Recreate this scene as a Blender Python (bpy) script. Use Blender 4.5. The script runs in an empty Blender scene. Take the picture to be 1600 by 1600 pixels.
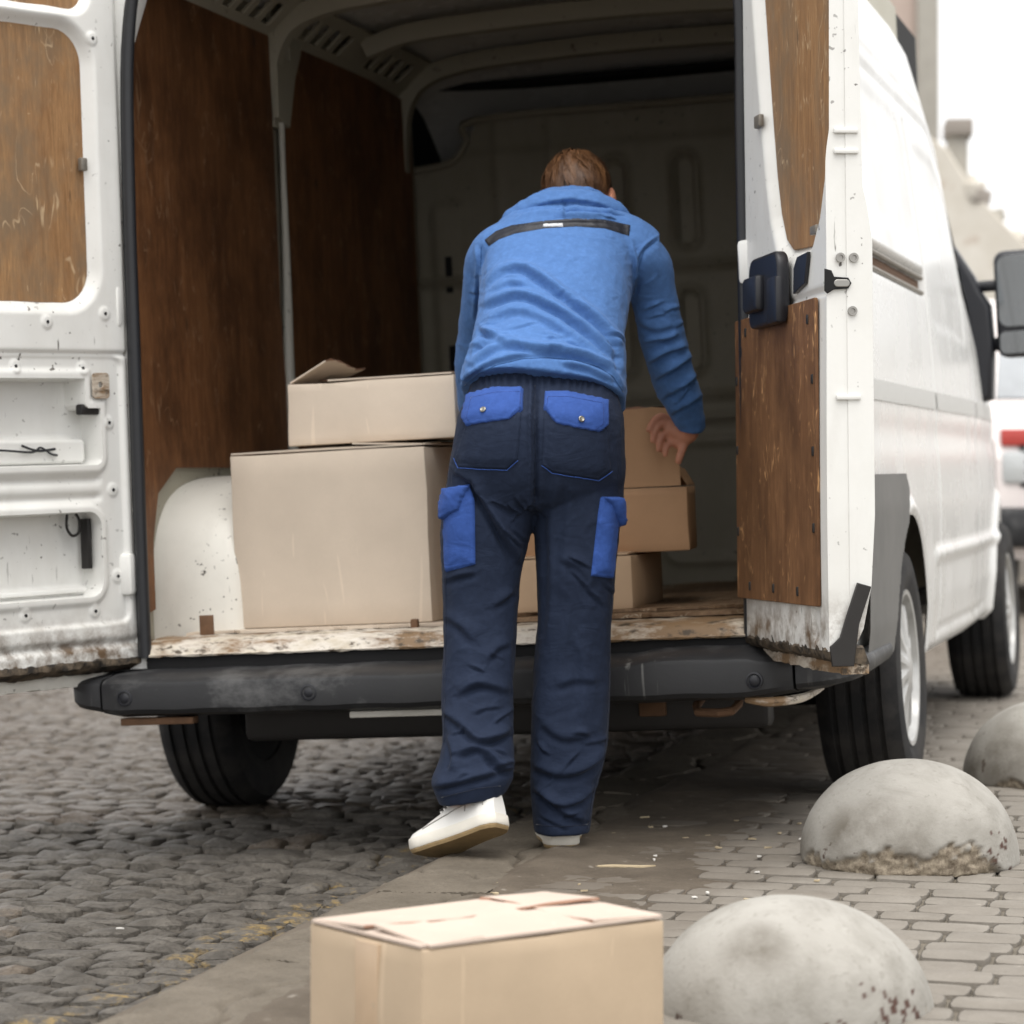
import bpy, bmesh, math, random
import numpy as np
from mathutils import Matrix, Vector, noise as mnoise
random.seed(7); RNG = np.random.default_rng(7)
SC = bpy.context.scene
COL = SC.collection
R_ = math.radians

# ------------------------------------------------------------------ camera
YAW = R_(15.1)
CAMP = Vector((1.9693, -6.7190, 0.92))
FWD = Vector((-math.sin(YAW), math.cos(YAW), 0)); RGT = Vector((math.cos(YAW), math.sin(YAW), 0))
cd = bpy.data.cameras.new('camera'); cam = bpy.data.objects.new('camera', cd); COL.objects.link(cam)
cd.sensor_width = 36; cd.lens = 36 * 4300 / 1600
cd.shift_y = -75 / 1600; cd.clip_end = 2000; cd.clip_start = 0.1
cam.location = CAMP; cam.rotation_euler = (R_(90), 0, YAW)
cd.dof.use_dof = True; cd.dof.focus_distance = 5.9; cd.dof.aperture_fstop = 4.5
SC.camera = cam

# ------------------------------------------------------------------ sky, sun, exposure
SUN_EL, SUN_AZ = 74, 205      # overcast: a very broad, soft sun high behind the viewer
w = bpy.data.worlds.new('World'); SC.world = w; w.use_nodes = True
wn = w.node_tree; wn.nodes.clear()
sky = wn.nodes.new('ShaderNodeTexSky'); sky.sky_type = 'NISHITA'; sky.sun_disc = False
sky.sun_elevation = R_(SUN_EL); sky.sun_rotation = R_(180 - SUN_AZ + 180)
sky.air_density = 1.0; sky.dust_density = 4.0; sky.ozone_density = 1.0
hs = wn.nodes.new('ShaderNodeHueSaturation'); hs.inputs['Saturation'].default_value = 0.16
bg = wn.nodes.new('ShaderNodeBackground'); bg.inputs['Strength'].default_value = 0.14
wo = wn.nodes.new('ShaderNodeOutputWorld')
wn.links.new(sky.outputs[0], hs.inputs['Color']); mx = wn.nodes.new('ShaderNodeMix'); mx.data_type = 'RGBA'; mx.inputs[0].default_value = .75; mx.inputs[7].default_value = (6.05, 6.0, 5.95, 1)   # even cloud deck
wn.links.new(hs.outputs[0], mx.inputs[6]); wn.links.new(mx.outputs[2], bg.inputs['Color']); wn.links.new(bg.outputs[0], wo.inputs['Surface'])
sl = bpy.data.lights.new('sun', 'SUN'); sl.energy = 1.3; sl.angle = R_(60); sl.color = (1, .96, .90)
so = bpy.data.objects.new('sun', sl); COL.objects.link(so)
saz = R_(SUN_AZ - 90)
sdir = Vector((math.cos(R_(SUN_EL)) * 0.45, -math.cos(R_(SUN_EL)) * 0.89, math.sin(R_(SUN_EL))))
so.rotation_euler = sdir.to_track_quat('Z', 'Y').to_euler(); so.location = (3, -5, 8)
sky.sun_rotation = math.atan2(sdir.x, sdir.y)
SC.view_settings.view_transform = 'Standard'; SC.view_settings.look = 'None'
SC.view_settings.gamma = 1; SC.view_settings.exposure = 1.0
SC.view_settings.use_curve_mapping = False
SC.render.engine = 'CYCLES'
SC.cycles.max_bounces = 8; SC.cycles.diffuse_bounces = 4

# ------------------------------------------------------------------ node helper
class NT:
    def __init__(s, name):
        s.m = bpy.data.materials.new(name); s.m.use_nodes = True; s.t = s.m.node_tree
        s.b = s.t.nodes['Principled BSDF']; s.tc = s.t.nodes.new('ShaderNodeTexCoord'); s.obj = s.tc.outputs['Object']
    def lk(s, v, sock):
        if isinstance(v, bpy.types.NodeSocket): s.t.links.new(v, sock)
        elif isinstance(v, (tuple, list)) and len(v) == 3 and sock.type == 'RGBA': sock.default_value = (*v, 1)
        else: sock.default_value = v
    def map(s, sc=(1, 1, 1), rot=(0, 0, 0), loc=(0, 0, 0), vec=None):
        n = s.t.nodes.new('ShaderNodeMapping'); s.lk(vec or s.obj, n.inputs[0]); n.inputs['Scale'].default_value = sc
        n.inputs['Rotation'].default_value = rot; n.inputs['Location'].default_value = loc; return n.outputs[0]
    def noise(s, scale=5, detail=4, rough=.55, vec=None, dist=0, out=0):
        n = s.t.nodes.new('ShaderNodeTexNoise'); s.lk(vec or s.obj, n.inputs['Vector']); n.inputs['Scale'].default_value = scale
        n.inputs['Detail'].default_value = detail; n.inputs['Roughness'].default_value = rough; n.inputs['Distortion'].default_value = dist
        return n.outputs[out]
    def voro(s, scale=5, vec=None, feature='F1', out=0, rand=1):
        n = s.t.nodes.new('ShaderNodeTexVoronoi'); n.feature = feature; s.lk(vec or s.obj, n.inputs['Vector']); n.inputs['Scale'].default_value = scale
        n.inputs['Randomness'].default_value = rand
        return n.outputs[out]
    def wave(s, scale=5, dist=0, vec=None, axis='X', detail=2):
        n = s.t.nodes.new('ShaderNodeTexWave'); n.bands_direction = axis; s.lk(vec or s.obj, n.inputs['Vector']); n.inputs['Scale'].default_value = scale
        n.inputs['Distortion'].default_value = dist; n.inputs['Detail'].default_value = detail; return n.outputs['Fac']
    def ramp(s, fac, stops):
        n = s.t.nodes.new('ShaderNodeValToRGB'); s.lk(fac, n.inputs[0]); e = n.color_ramp.elements
        while len(e) < len(stops): e.new(.5)
        for i, (p, c) in enumerate(stops):
            e[i].position = p; e[i].color = (c, c, c, 1) if not isinstance(c, tuple) else (*c, 1)
        return n.outputs[0]
    def step(s, fac, a, b): return s.ramp(fac, [(a, 0.0), (b, 1.0)])
    def mix(s, f, a, b, mode='MIX'):
        n = s.t.nodes.new('ShaderNodeMix'); n.data_type = 'RGBA'; n.blend_type = mode
        s.lk(f, n.inputs[0]); s.lk(a, n.inputs[6]); s.lk(b, n.inputs[7]); return n.outputs[2]
    def math(s, op, a, b=0.0):
        n = s.t.nodes.new('ShaderNodeMath'); n.operation = op; s.lk(a, n.inputs[0]); s.lk(b, n.inputs[1]); return n.outputs[0]
    def sep(s, v=None):
        n = s.t.nodes.new('ShaderNodeSeparateXYZ'); s.lk(v or s.obj, n.inputs[0]); return n.outputs
    def world(s): return s.t.nodes.new('ShaderNodeNewGeometry').outputs['Position']
    def rnd(s): return s.t.nodes.new('ShaderNodeObjectInfo').outputs['Random']
    def attr(s, name):
        n = s.t.nodes.new('ShaderNodeAttribute'); n.attribute_name = name; return n.outputs['Fac']
    def bump(s, h, strength=.3, dist=.01, nrm=None):
        n = s.t.nodes.new('ShaderNodeBump'); s.lk(h, n.inputs['Height']); n.inputs['Strength'].default_value = strength
        n.inputs['Distance'].default_value = dist
        if nrm is not None: s.lk(nrm, n.inputs['Normal'])
        return n.outputs[0]
    def end(s, col, rough=.5, nrm=None, metal=0, spec=.5, **kw):
        s.lk(col, s.b.inputs['Base Color']); s.lk(rough, s.b.inputs['Roughness']); s.lk(metal, s.b.inputs['Metallic'])
        s.b.inputs['Specular IOR Level'].default_value = spec
        if nrm is not None: s.lk(nrm, s.b.inputs['Normal'])
        for k, v in kw.items(): s.lk(v, s.b.inputs[k.replace('_', ' ')])
        return s.m

M = {}
def plain(name, col, rough=.5, metal=0, spec=.5, var=.12, scale=30):
    n = NT(name); f = n.noise(scale, 5)
    c = n.mix(f, tuple(x * (1 - var) for x in col), tuple(min(1, x * (1 + var)) for x in col))
    M[name] = n.end(c, rough, n.bump(f, .08, .004), metal, spec); return M[name]

def white_paint(name, base=(.74, .74, .715), dirt=.5, low=None, rough=.32):
    n = NT(name)
    big = n.step(n.noise(2.3, 6, .65), .45, .75)
    streak = n.step(n.noise(3, 5, .6, n.map((3.0, 3.0, .9))), .52, .85)
    c = n.mix(n.math('MULTIPLY', big, .22 * dirt), base, (.42, .40, .35))
    c = n.mix(n.math('MULTIPLY', streak, .22 * dirt), c, (.36, .33, .28))
    sp = n.step(n.noise(55, 2, .5), .70 - .02 * dirt, .74 - .02 * dirt)              # chips
    sc = n.step(n.noise(26, 3, .5, n.map((2.2, 2.2, .35), (0, .5, .3))), .70, .75)      # scratches
    sm = n.math('MULTIPLY', n.math('MAXIMUM', sp, sc), n.step(n.noise(3.1, 3), .42, .62))
    c = n.mix(n.math('MULTIPLY', sm, .85 * dirt), c, (.07, .06, .05))
    if low is not None:                                                                # grime and rust low down on the panel
        z = n.sep()[2]; lo = n.math('MULTIPLY', n.ramp(n.math('MULTIPLY', z, 1.0), [(low[0], 1.0), (low[1], 0.0)]), n.step(n.noise(14, 6, .7), .4, .62))
        c = n.mix(lo, c, (.13, .085, .05))
    b = n.bump(n.noise(1.7, 2), .05, .03)
    b = n.bump(n.noise(38, 4), .10, .003, b)
    M[name] = n.end(c, n.mix(big, (rough,) * 3, (rough + .2,) * 3), b, 0, .5); return M[name]
white_paint('white_paint', dirt=.45)
white_paint('white_door', dirt=1.15, low=(.03, .14))
white_paint('white_side', base=(.66, .66, .645), dirt=.25, rough=.25)
white_paint('white_grimy', base=(.74, .72, .66), dirt=1.6, rough=.5)
white_paint('interior_metal', base=(.36, .34, .27), dirt=1.2, rough=.55)

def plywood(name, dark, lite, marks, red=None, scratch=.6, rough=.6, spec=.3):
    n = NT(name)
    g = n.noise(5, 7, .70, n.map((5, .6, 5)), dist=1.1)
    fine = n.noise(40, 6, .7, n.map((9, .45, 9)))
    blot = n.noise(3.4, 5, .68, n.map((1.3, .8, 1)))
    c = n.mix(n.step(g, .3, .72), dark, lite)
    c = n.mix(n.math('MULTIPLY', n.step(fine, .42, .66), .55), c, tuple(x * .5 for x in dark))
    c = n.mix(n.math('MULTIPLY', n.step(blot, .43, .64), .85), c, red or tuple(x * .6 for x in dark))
    def hair_line(sc_, mp_, wd_, ms):      # thin meandering scratches: contour lines of a stretched noise, broken up by a second one
        d_ = n.math('ABSOLUTE', n.math('SUBTRACT', n.noise(sc_, 3, .55, mp_, dist=.5), .5)); return n.math('MULTIPLY', n.ramp(d_, [(wd_ * .5, 1.0), (wd_, 0.0)]), n.step(n.noise(ms, 3, .6, n.map(loc=(sc_, 2, 1))), .54, .62))
    s1 = hair_line(4.5, n.map((2.2, .7, 2.2), (0, 0, .3)), .010, 5.5); s2 = hair_line(7, n.map((2.0, .5, 2.0), (0, 0, -.35)), .010, 7.5)
    s3 = n.step(n.noise(17, 3, .5, n.map((2.6, .9, 2.6), (0, 0, .2)), dist=1.5), .69, .73)
    k = n.math('MULTIPLY', n.math('MAXIMUM', n.math('MAXIMUM', s1, s2), s3), scratch)
    c = n.mix(k, c, marks)
    dk = n.step(n.noise(9, 3, .5, n.map((2.4, .6, 2.4), loc=(3, 1, 5))), .70, .76)
    c = n.mix(n.math('MULTIPLY', dk, .75), c, (.03, .02, .015))
    M[name] = n.end(c, rough, n.bump(n.mix(.5, g, fine), .3, .003), 0, spec)
plywood('door_ply', (.23, .115, .048), (.43, .25, .115), (.60, .45, .28), red=(.19, .135, .085))
plywood('door_ply_red', (.13, .058, .024), (.27, .135, .060), (.52, .29, .13), red=(.08, .036, .015), scratch=.85)
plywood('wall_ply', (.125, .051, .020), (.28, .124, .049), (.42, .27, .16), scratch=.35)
plywood('floor_ply', (.17, .10, .055), (.38, .26, .16), (.6, .52, .4), scratch=.8)

def cardboard(name, base, rough=.8, flute=1.0, rot=0):
    n = NT(name)
    f = n.wave(95, .3, n.map(rot=(0, rot, 0)), 'X', 1)
    bl = n.noise(3.5, 5, .6); fi = n.noise(160, 4, .6)
    c = n.mix(n.step(bl, .35, .7), tuple(x * .90 for x in base), tuple(min(1, x * 1.05) for x in base))
    c = n.mix(n.math('MULTIPLY', fi, .25), c, tuple(x * .72 for x in base))
    cr = n.step(n.noise(5, 2, .4, n.map((6, 6, .5), (.2, .7, .1)), dist=1), .70, .715)
    c = n.mix(n.math('MULTIPLY', cr, .35), c, tuple(min(1, x * 1.25) for x in base))
    b = n.bump(f, .04 * flute, .002); b = n.bump(n.noise(4, 3), .25, .01, b)
    M[name] = n.end(c, rough, b, 0, .25)
cardboard('cardboard', (.61, .52, .425)); cardboard('cardboard_pale', (.68, .58, .475)); cardboard('cardboard_fg', (.48, .375, .265)); cardboard('cardboard_lid_lit', (.54, .445, .375)); cardboard('cardboard_brown', (.48, .29, .165)); cardboard('cardboard_mid', (.56, .40, .265))  # foreground lid tone: box card with light from above painted into the colour
plain('card_edge', (.27, .15, .10), .9, var=.3, scale=300)
plain('parcel_tape', (.46, .34, .23), .28, var=.08)
plain('black_rubber', (.012, .013, .016), .45); plain('black_plastic', (.012, .013, .018), .42)
plain('dark_metal', (.035, .033, .032), .5, .6); plain('bolt_metal', (.32, .31, .29), .38, .9)
plain('rust_metal', (.14, .075, .04), .8, .2, var=.5); plain('galv', (.24, .22, .19), .55, .5, var=.4)
plain('mat_black', (.008, .008, .009), .9)
n = NT('bumper_plastic'); sc = n.noise(8, 6, .7); ss = n.step(n.noise(4, 6, .72, n.map((1, 1, 1.6))), .52, .66); dr = n.step(n.noise(30, 3, .5, n.map((1.6, 1, .10))), .63, .70)
loc = n.step(n.noise(1.7, 2), .5, .6)
c = n.mix(sc, (.012, .013, .015), (.026, .026, .028)); c = n.mix(n.math('MULTIPLY', ss, .5), c, (.13, .13, .13)); c = n.mix(n.math('MULTIPLY', n.math('MULTIPLY', dr, loc), .5), c, (.25, .25, .24))
M['bumper_plastic'] = n.end(c, .5, n.bump(n.noise(140, 3), .15, .002), 0, .4)
n = NT('arch_plastic'); c = n.mix(n.noise(5, 6, .7), (.085, .085, .082), (.17, .165, .155)); M['arch_plastic'] = n.end(c, .6, n.bump(n.noise(120, 3), .1, .002), 0, .4)
n = NT('tyre_rubber'); c = n.mix(n.step(n.noise(5, 6, .7), .4, .8), (.012, .012, .013), (.055, .05, .045)); M['tyre_rubber'] = n.end(c, .8, n.bump(n.noise(90, 3), .2, .003), 0, .3)
plain('hub_silver', (.42, .42, .41), .35, .3, var=.25, scale=14)
n = NT('glass_dark'); M['glass_dark'] = n.end((.02, .024, .028), .04, None, 0, .8)
n = NT('glass_dark2'); M['glass_dark2'] = n.end(n.mix(n.noise(3, 5), (.05, .06, .07), (.30, .33, .36)), .08, None, 0, .8)
n = NT('glass_pale'); M['glass_pale'] = n.end(n.mix(n.noise(2, 3), (.40, .42, .43), (.58, .60, .60)), .1, None, 0, .8)  # on the door glass the pale base paints in the reflected sky
n = NT('mirror_glass'); M['mirror_glass'] = n.end((.22, .23, .24), .06, None, .9)
plain('stripe_grey', (.47, .47, .45), .4, var=.08)

# ------------------------------------------------------------------ mesh helpers
def link(o, parent=None, kind=None):
    COL.objects.link(o)
    if parent is not None: o.parent = parent
    if kind: o['kind'] = kind
    return o
def tag(o, label, cat, group=None):
    o['label'] = label; o['category'] = cat
    if group: o['group'] = group
    return o
def empty(name, loc=(0, 0, 0), rot=(0, 0, 0), parent=None):
    o = bpy.data.objects.new(name, None); o.location = loc; o.rotation_euler = rot; o.empty_display_size = .1; return link(o, parent)
def mesh(name, v, f, smooth=True, ang=40):
    me = bpy.data.meshes.new(name); me.from_pydata([tuple(map(float, p)) for p in v], [], [tuple(map(int, q)) for q in f]); me.update()
    if smooth:
        me.polygons.foreach_set('use_smooth', [True] * len(me.polygons))
        if ang: me.set_sharp_from_angle(angle=R_(ang))
    return me
def ob(name, me, mat, parent=None, M4=None, kind=None):
    o = bpy.data.objects.new(name, me)
    if mat is not None:
        me.materials.clear(); me.materials.append(M[mat] if isinstance(mat, str) else mat)
    if M4 is not None: o.matrix_local = M4
    return link(o, parent, kind)
def mk(name, v, f, mat, parent=None, M4=None, smooth=True, ang=40, kind=None): return ob(name, mesh(name, v, f, smooth, ang), mat, parent, M4, kind)
def bm_mesh(name, bm, smooth=True, ang=40):
    me = bpy.data.meshes.new(name); bm.to_mesh(me); bm.free()
    if smooth:
        me.polygons.foreach_set('use_smooth', [True] * len(me.polygons)); me.set_sharp_from_angle(angle=R_(ang))
    return me
def box_me(name, s, r=.004, seg=2, c=(0, 0, 0)):
    bm = bmesh.new(); bmesh.ops.create_cube(bm, size=1)
    for v in bm.verts: v.co = Vector((v.co.x * s[0] + c[0], v.co.y * s[1] + c[1], v.co.z * s[2] + c[2]))
    if r: bmesh.ops.bevel(bm, geom=bm.edges[:], offset=min(r, min(s) * .45), segments=seg, profile=.5, affect='EDGES')
    return bm_mesh(name, bm)
def box(name, c, s, mat, parent=None, r=.004, rot=(0, 0, 0), seg=2):
    o = ob(name, box_me(name, s, r, seg), mat, parent); o.location = c; o.rotation_euler = rot; return o
def span(name, x, y, z, mat, parent=None, r=.004): # box from ranges
    return box(name, ((x[0] + x[1]) / 2, (y[0] + y[1]) / 2, (z[0] + z[1]) / 2), (abs(x[1] - x[0]), abs(y[1] - y[0]), abs(z[1] - z[0])), mat, parent, r)
def rings_me(name, rings, cap=True, ang=40):
    n = len(rings[0]); v = [p for r in rings for p in r]; f = []
    for i in range(len(rings) - 1):
        for j in range(n):
            k = (j + 1) % n; f.append((i * n + j, i * n + k, (i + 1) * n + k, (i + 1) * n + j))
    if cap: f.append(tuple(range(n))[::-1]); f.append(tuple(range((len(rings) - 1) * n, len(rings) * n)))
    return mesh(name, v, f, True, ang)
def tube_rings(pts, rad, seg=10):
    pts = [Vector(p) for p in pts]; out = []
    rad = rad if isinstance(rad, (list, tuple)) else [rad] * len(pts)
    up = Vector((0, 0, 1)); prev = None
    for i, p in enumerate(pts):
        t = (pts[min(i + 1, len(pts) - 1)] - pts[max(i - 1, 0)]).normalized()
        if prev is None:
            a = t.orthogonal().normalized()
        else:
            a = (prev - t * prev.dot(t)).normalized()
        b = t.cross(a); prev = a
        out.append([p + (a * math.cos(2 * math.pi * k / seg) + b * math.sin(2 * math.pi * k / seg)) * rad[i] for k in range(seg)])
    return out
def smooth_path(pts, n=6):
    pts = [Vector(p) for p in pts]; out = []
    for i in range(len(pts) - 1):
        p0, p1, p2, p3 = pts[max(i - 1, 0)], pts[i], pts[i + 1], pts[min(i + 2, len(pts) - 1)]
        for k in range(n):
            t = k / n; out.append(.5 * ((2 * p1) + (p2 - p0) * t + (2 * p0 - 5 * p1 + 4 * p2 - p3) * t * t + (3 * p1 - p0 - 3 * p2 + p3) * t ** 3))
    out.append(pts[-1]); return out
def tube(name, pts, rad, mat, parent=None, seg=10, sm=0, M4=None):
    if sm:
        if isinstance(rad, (list, tuple)):
            rad = [float(x) for x in np.interp(np.linspace(0, len(pts) - 1, (len(pts) - 1) * sm + 1), range(len(pts)), rad)]
        pts = smooth_path(pts, sm)
    return ob(name, rings_me(name, tube_rings(pts, rad, seg)), mat, parent, M4)
def plate_me(name, loops, th, bevel=.002):
    """flat sheet with rounded rim in local XY, thickness along +-Z, further loops are holes"""
    cu = bpy.data.curves.new(name, 'CURVE'); cu.dimensions = '2D'; cu.fill_mode = 'BOTH'
    cu.extrude = max(th / 2 - bevel, 1e-4); cu.bevel_depth = bevel; cu.bevel_resolution = 2
    for lp in loops:
        s = cu.splines.new('POLY'); s.points.add(len(lp) - 1); s.use_cyclic_u = True
        for i, p in enumerate(lp): s.points[i].co = (p[0], p[1], 0, 1)
    o = bpy.data.objects.new(name, cu); COL.objects.link(o)
    dg = bpy.context.evaluated_depsgraph_get(); me = bpy.data.meshes.new_from_object(o.evaluated_get(dg)); me.name = name
    bpy.data.objects.remove(o); bpy.data.curves.remove(cu)
    me.polygons.foreach_set('use_smooth', [True] * len(me.polygons)); me.set_sharp_from_angle(angle=R_(35)); return me
def rrect(x0, x1, y0, y1, r, n=7):
    rs = r if isinstance(r, (list, tuple)) else [r] * 4; out = []
    for (cx, cy, a0, q) in ((x1, y1, 0, 0), (x0, y1, 90, 1), (x0, y0, 180, 2), (x1, y0, 270, 3)):
        rr = rs[q]; sx = -1 if cx == x1 else 1; sy = -1 if cy == y1 else 1
        for k in range(n + 1):
            a = R_(a0 + 90 * k / n); out.append((cx + sx * rr + rr * math.cos(a), cy + sy * rr + rr * math.sin(a)))
    return out
def frame(o, ax, ay, az): # matrix from origin and axes
    m = Matrix.Identity(4)
    for i, a in enumerate((ax, ay, az)):
        for k in range(3): m[k][i] = a[k]
    for k in range(3): m[k][3] = o[k]
    return m
XZ = lambda y=0: frame((0, y, 0), (1, 0, 0), (0, 0, 1), (0, -1, 0))     # local XY -> world XZ, facing -y
YZ = lambda x=0: frame((x, 0, 0), (0, 1, 0), (0, 0, 1), (1, 0, 0))      # local XY -> world YZ, facing +x
def copyo(o, parent=None, loc=None, rot=None):
    c = o.copy(); COL.objects.link(c); c.parent = parent
    if loc is not None: c.location = loc
    if rot is not None: c.rotation_euler = rot
    return c
# --- sheet metal: grid with pressed relief, openings snapped to their outline
def sd_rr(S, Z, x0, x1, y0, y1, r):
    cx, cy = (x0 + x1) / 2, (y0 + y1) / 2; qx = np.abs(S - cx) - (x1 - x0) / 2 + r; qy = np.abs(Z - cy) - (y1 - y0) / 2 + r
    return np.hypot(np.maximum(qx, 0), np.maximum(qy, 0)) + np.minimum(np.maximum(qx, qy), 0) - r
def sd_poly(S, Z, poly):
    P = np.array(poly); d = np.full(S.shape, 1e9); ins = np.zeros(S.shape, bool)
    for i in range(len(P)):
        a, b = P[i], P[(i + 1) % len(P)]; e = b - a; wx, wy = S - a[0], Z - a[1]
        t = np.clip((wx * e[0] + wy * e[1]) / max(e @ e, 1e-12), 0, 1); d = np.minimum(d, np.hypot(wx - e[0] * t, wy - e[1] * t))
        c = ((a[1] > Z) != (b[1] > Z)) & (S < (b[0] - a[0]) * (Z - a[1]) / (b[1] - a[1] + 1e-12) + a[0]); ins ^= c
    return np.where(ins, -d, d)
def smst(x, a, b):
    t = np.clip((x - a) / (b - a), 0, 1); return t * t * (3 - 2 * t)
def sheet(name, s0, s1, z0, z1, res, hfun, mapf, mat, parent=None, M4=None, snap=(), keep=None, ang=50, skirt=0, kind=None, cut=()):
    ns, nz = int(round((s1 - s0) / res)) + 1, int(round((z1 - z0) / res)) + 1
    S, Z = np.meshgrid(np.linspace(s0, s1, ns), np.linspace(z0, z1, nz)); e = res * .3
    for sd in snap:
        for _ in range(2):
            d = sd(S, Z); gx = (sd(S + e, Z) - sd(S - e, Z)) / (2 * e); gy = (sd(S, Z + e) - sd(S, Z - e)) / (2 * e)
            g2 = gx * gx + gy * gy + 1e-9; m = (np.abs(d) < res * .55); S = np.where(m, S - d * gx / g2, S); Z = np.where(m, Z - d * gy / g2, Z)
    out = None
    for sd in cut:                       # trim: cells wholly on the negative side go, the rest close up to the outline
        d0 = sd(S, Z); out = d0 if out is None else np.minimum(out, d0)
        for _ in range(3):
            d = sd(S, Z); gx = (sd(S + e, Z) - sd(S - e, Z)) / (2 * e); gy = (sd(S, Z + e) - sd(S, Z - e)) / (2 * e)
            g2 = gx * gx + gy * gy + 1e-9; m = (d < 0) & (d > -res * 2.5); S = np.where(m, S - d * gx / g2, S); Z = np.where(m, Z - d * gy / g2, Z)
    h = hfun(S, Z)
    if skirt:
        S = np.pad(S, 1, mode='edge'); Z = np.pad(Z, 1, mode='edge'); h = np.pad(h, 1, constant_values=-skirt); ns += 2; nz += 2
    P = np.stack(mapf(S, Z, h), -1).reshape(-1, 3)
    idx = np.arange(ns * nz).reshape(nz, ns); q = np.stack([idx[:-1, :-1], idx[:-1, 1:], idx[1:, 1:], idx[1:, :-1]], -1).reshape(-1, 4)
    if keep is not None:
        cs = (S[:-1, :-1] + S[1:, 1:]) / 2; cz = (Z[:-1, :-1] + Z[1:, 1:]) / 2; q = q[keep(cs, cz).reshape(-1)]
    if out is not None: q = q[(out.reshape(-1)[q] > res * .05).any(1)]
    return mk(name, P, q, mat, parent, M4, True, ang, kind)
# ================================================================== GROUND
KX = 0.125                       # kerb line, parallel to the van
def road_z(x): return -0.055 - 0.045 * max(0.0, min(KX - x, 1.2)) - .01 * max(0, KX - 1.2 - x)
n = NT('road_dirt'); a = n.noise(9, 8, .7); c = n.mix(a, (.045, .038, .03), (.11, .095, .078)); M['road_dirt'] = n.end(c, .85, n.bump(n.noise(60, 6, .7), .8, .01), 0, .35)
n = NT('cobble'); P = n.world(); r = n.rnd(); a = n.noise(11, 8, .72, P); b_ = n.noise(70, 5, .7, P)
c = n.mix(n.step(a, .32, .68), (.045, .034, .024), (.16, .128, .095)); c = n.mix(n.math('MULTIPLY', r, .5), c, (.125, .105, .083)); c = n.mix(n.math('MULTIPLY', n.step(b_, .48, .62), .6), c, (.045, .038, .03)); c = n.mix(n.math('MULTIPLY', n.step(n.noise(130, 3, .6, P), .62, .7), .45), c, (.30, .28, .25))
c = n.mix(n.math('MULTIPLY', n.step(n.noise(2.2, 3, .5, P), .52, .66), .5), c, (.09, .062, .04))
M['cobble'] = n.end(c, n.mix(a, (.26,) * 3, (.55,) * 3), n.bump(n.mix(.5, a, b_), 1.0, .022), 0, .5)
n2 = NT('cobble_yellow'); P = n2.world(); a = n2.noise(11, 8, .72, P); b_ = n2.noise(70, 5, .7, P)
c = n2.mix(n2.step(a, .32, .68), (.045, .038, .03), (.15, .135, .115)); c = n2.mix(n2.math('MULTIPLY', n2.step(b_, .48, .62), .6), c, (.04, .034, .027))
px_ = n2.sep(P); band = n2.math('MULTIPLY', n2.ramp(n2.math('ABSOLUTE', n2.math('ADD', px_[0], .045)), [(.055, 1.0), (.105, 0.0)]), n2.step(n2.math('ADD', n2.noise(26, 7, .75, P), n2.math('MULTIPLY', n2.noise(5, 2, .5, P), .5)), .80, .95))
c = n2.mix(n2.math('MULTIPLY', band, .85), c, (.34, .23, .075)); M['cobble_yellow'] = n2.end(c, .6, n2.bump(n2.mix(.5, a, b_), 1.0, .022), 0, .45)
def pave_mat(name, lo, hi):
    n = NT(name); P = n.world(); r = n.rnd(); a = n.noise(7, 7, .65, P); f = n.noise(160, 4, .6, P); xx = n.sep(P)[0]
    c = n.mix(n.step(a, .3, .7), lo, hi); c = n.mix(n.math('MULTIPLY', r, .35), c, tuple(x * .8 for x in hi))
    c = n.mix(n.math('MULTIPLY', n.step(f, .5, .75), .3), c, tuple(x * .5 for x in lo))
    soil = n.math('MULTIPLY', n.ramp(n.math('ADD', n.math('MULTIPLY', xx, .62), n.math('MULTIPLY', n.noise(2.6, 6, .65, P), .55)), [(.58, 1.0), (.95, 0.0)]), .85)   # trodden soil near the kerb
    c = n.mix(soil, c, n.mix(n.noise(5, 6, .7, P), (.07, .055, .04), (.13, .107, .083)))
    sp = n.step(n.noise(21, 4, .6, P), .68, .72); c = n.mix(n.math('MULTIPLY', sp, .5), c, (.34, .31, .27))
    M[name] = n.end(c, .78, n.bump(n.mix(.5, a, f), .45, .006), 0, .35)
pave_mat('paver', (.165, .146, .122), (.24, .218, .188)); pave_mat('pave_sand', (.10, .088, .068), (.19, .165, .13))
n = NT('kerb_concrete'); P = n.world(); a = n.noise(5, 8, .68, P); f = n.noise(220, 3, .6, P)
c = n.mix(n.step(a, .3, .72), (.09, .075, .056), (.17, .145, .113)); c = n.mix(n.math('MULTIPLY', n.step(f, .48, .7), .5), c, (.075, .066, .055))
M['kerb_concrete'] = n.end(c, .75, n.bump(n.mix(.5, a, f), .6, .006), 0, .35)
n = NT('soil'); P = n.world(); a = n.noise(6, 8, .7, P); f = n.noise(150, 4, .65, P); c = n.mix(n.step(a, .3, .7), (.068, .053, .038), (.135, .11, .083)); c = n.mix(n.math('MULTIPLY', n.step(f, .45, .7), .45), c, (.06, .05, .04)); c = n.mix(n.math('MULTIPLY', n.step(n.noise(24, 4, .6, P), .66, .70), .5), c, (.30, .27, .23)); M['soil'] = n.end(c, .8, n.bump(n.mix(.5, a, f), .6, .008), 0, .35)
plain('moss', (.075, .085, .03), .9, var=.5, scale=120)
plain('straw', (.42, .34, .22), .8, var=.3); plain('paper_bit', (.62, .60, .56), .8, var=.15)

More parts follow.
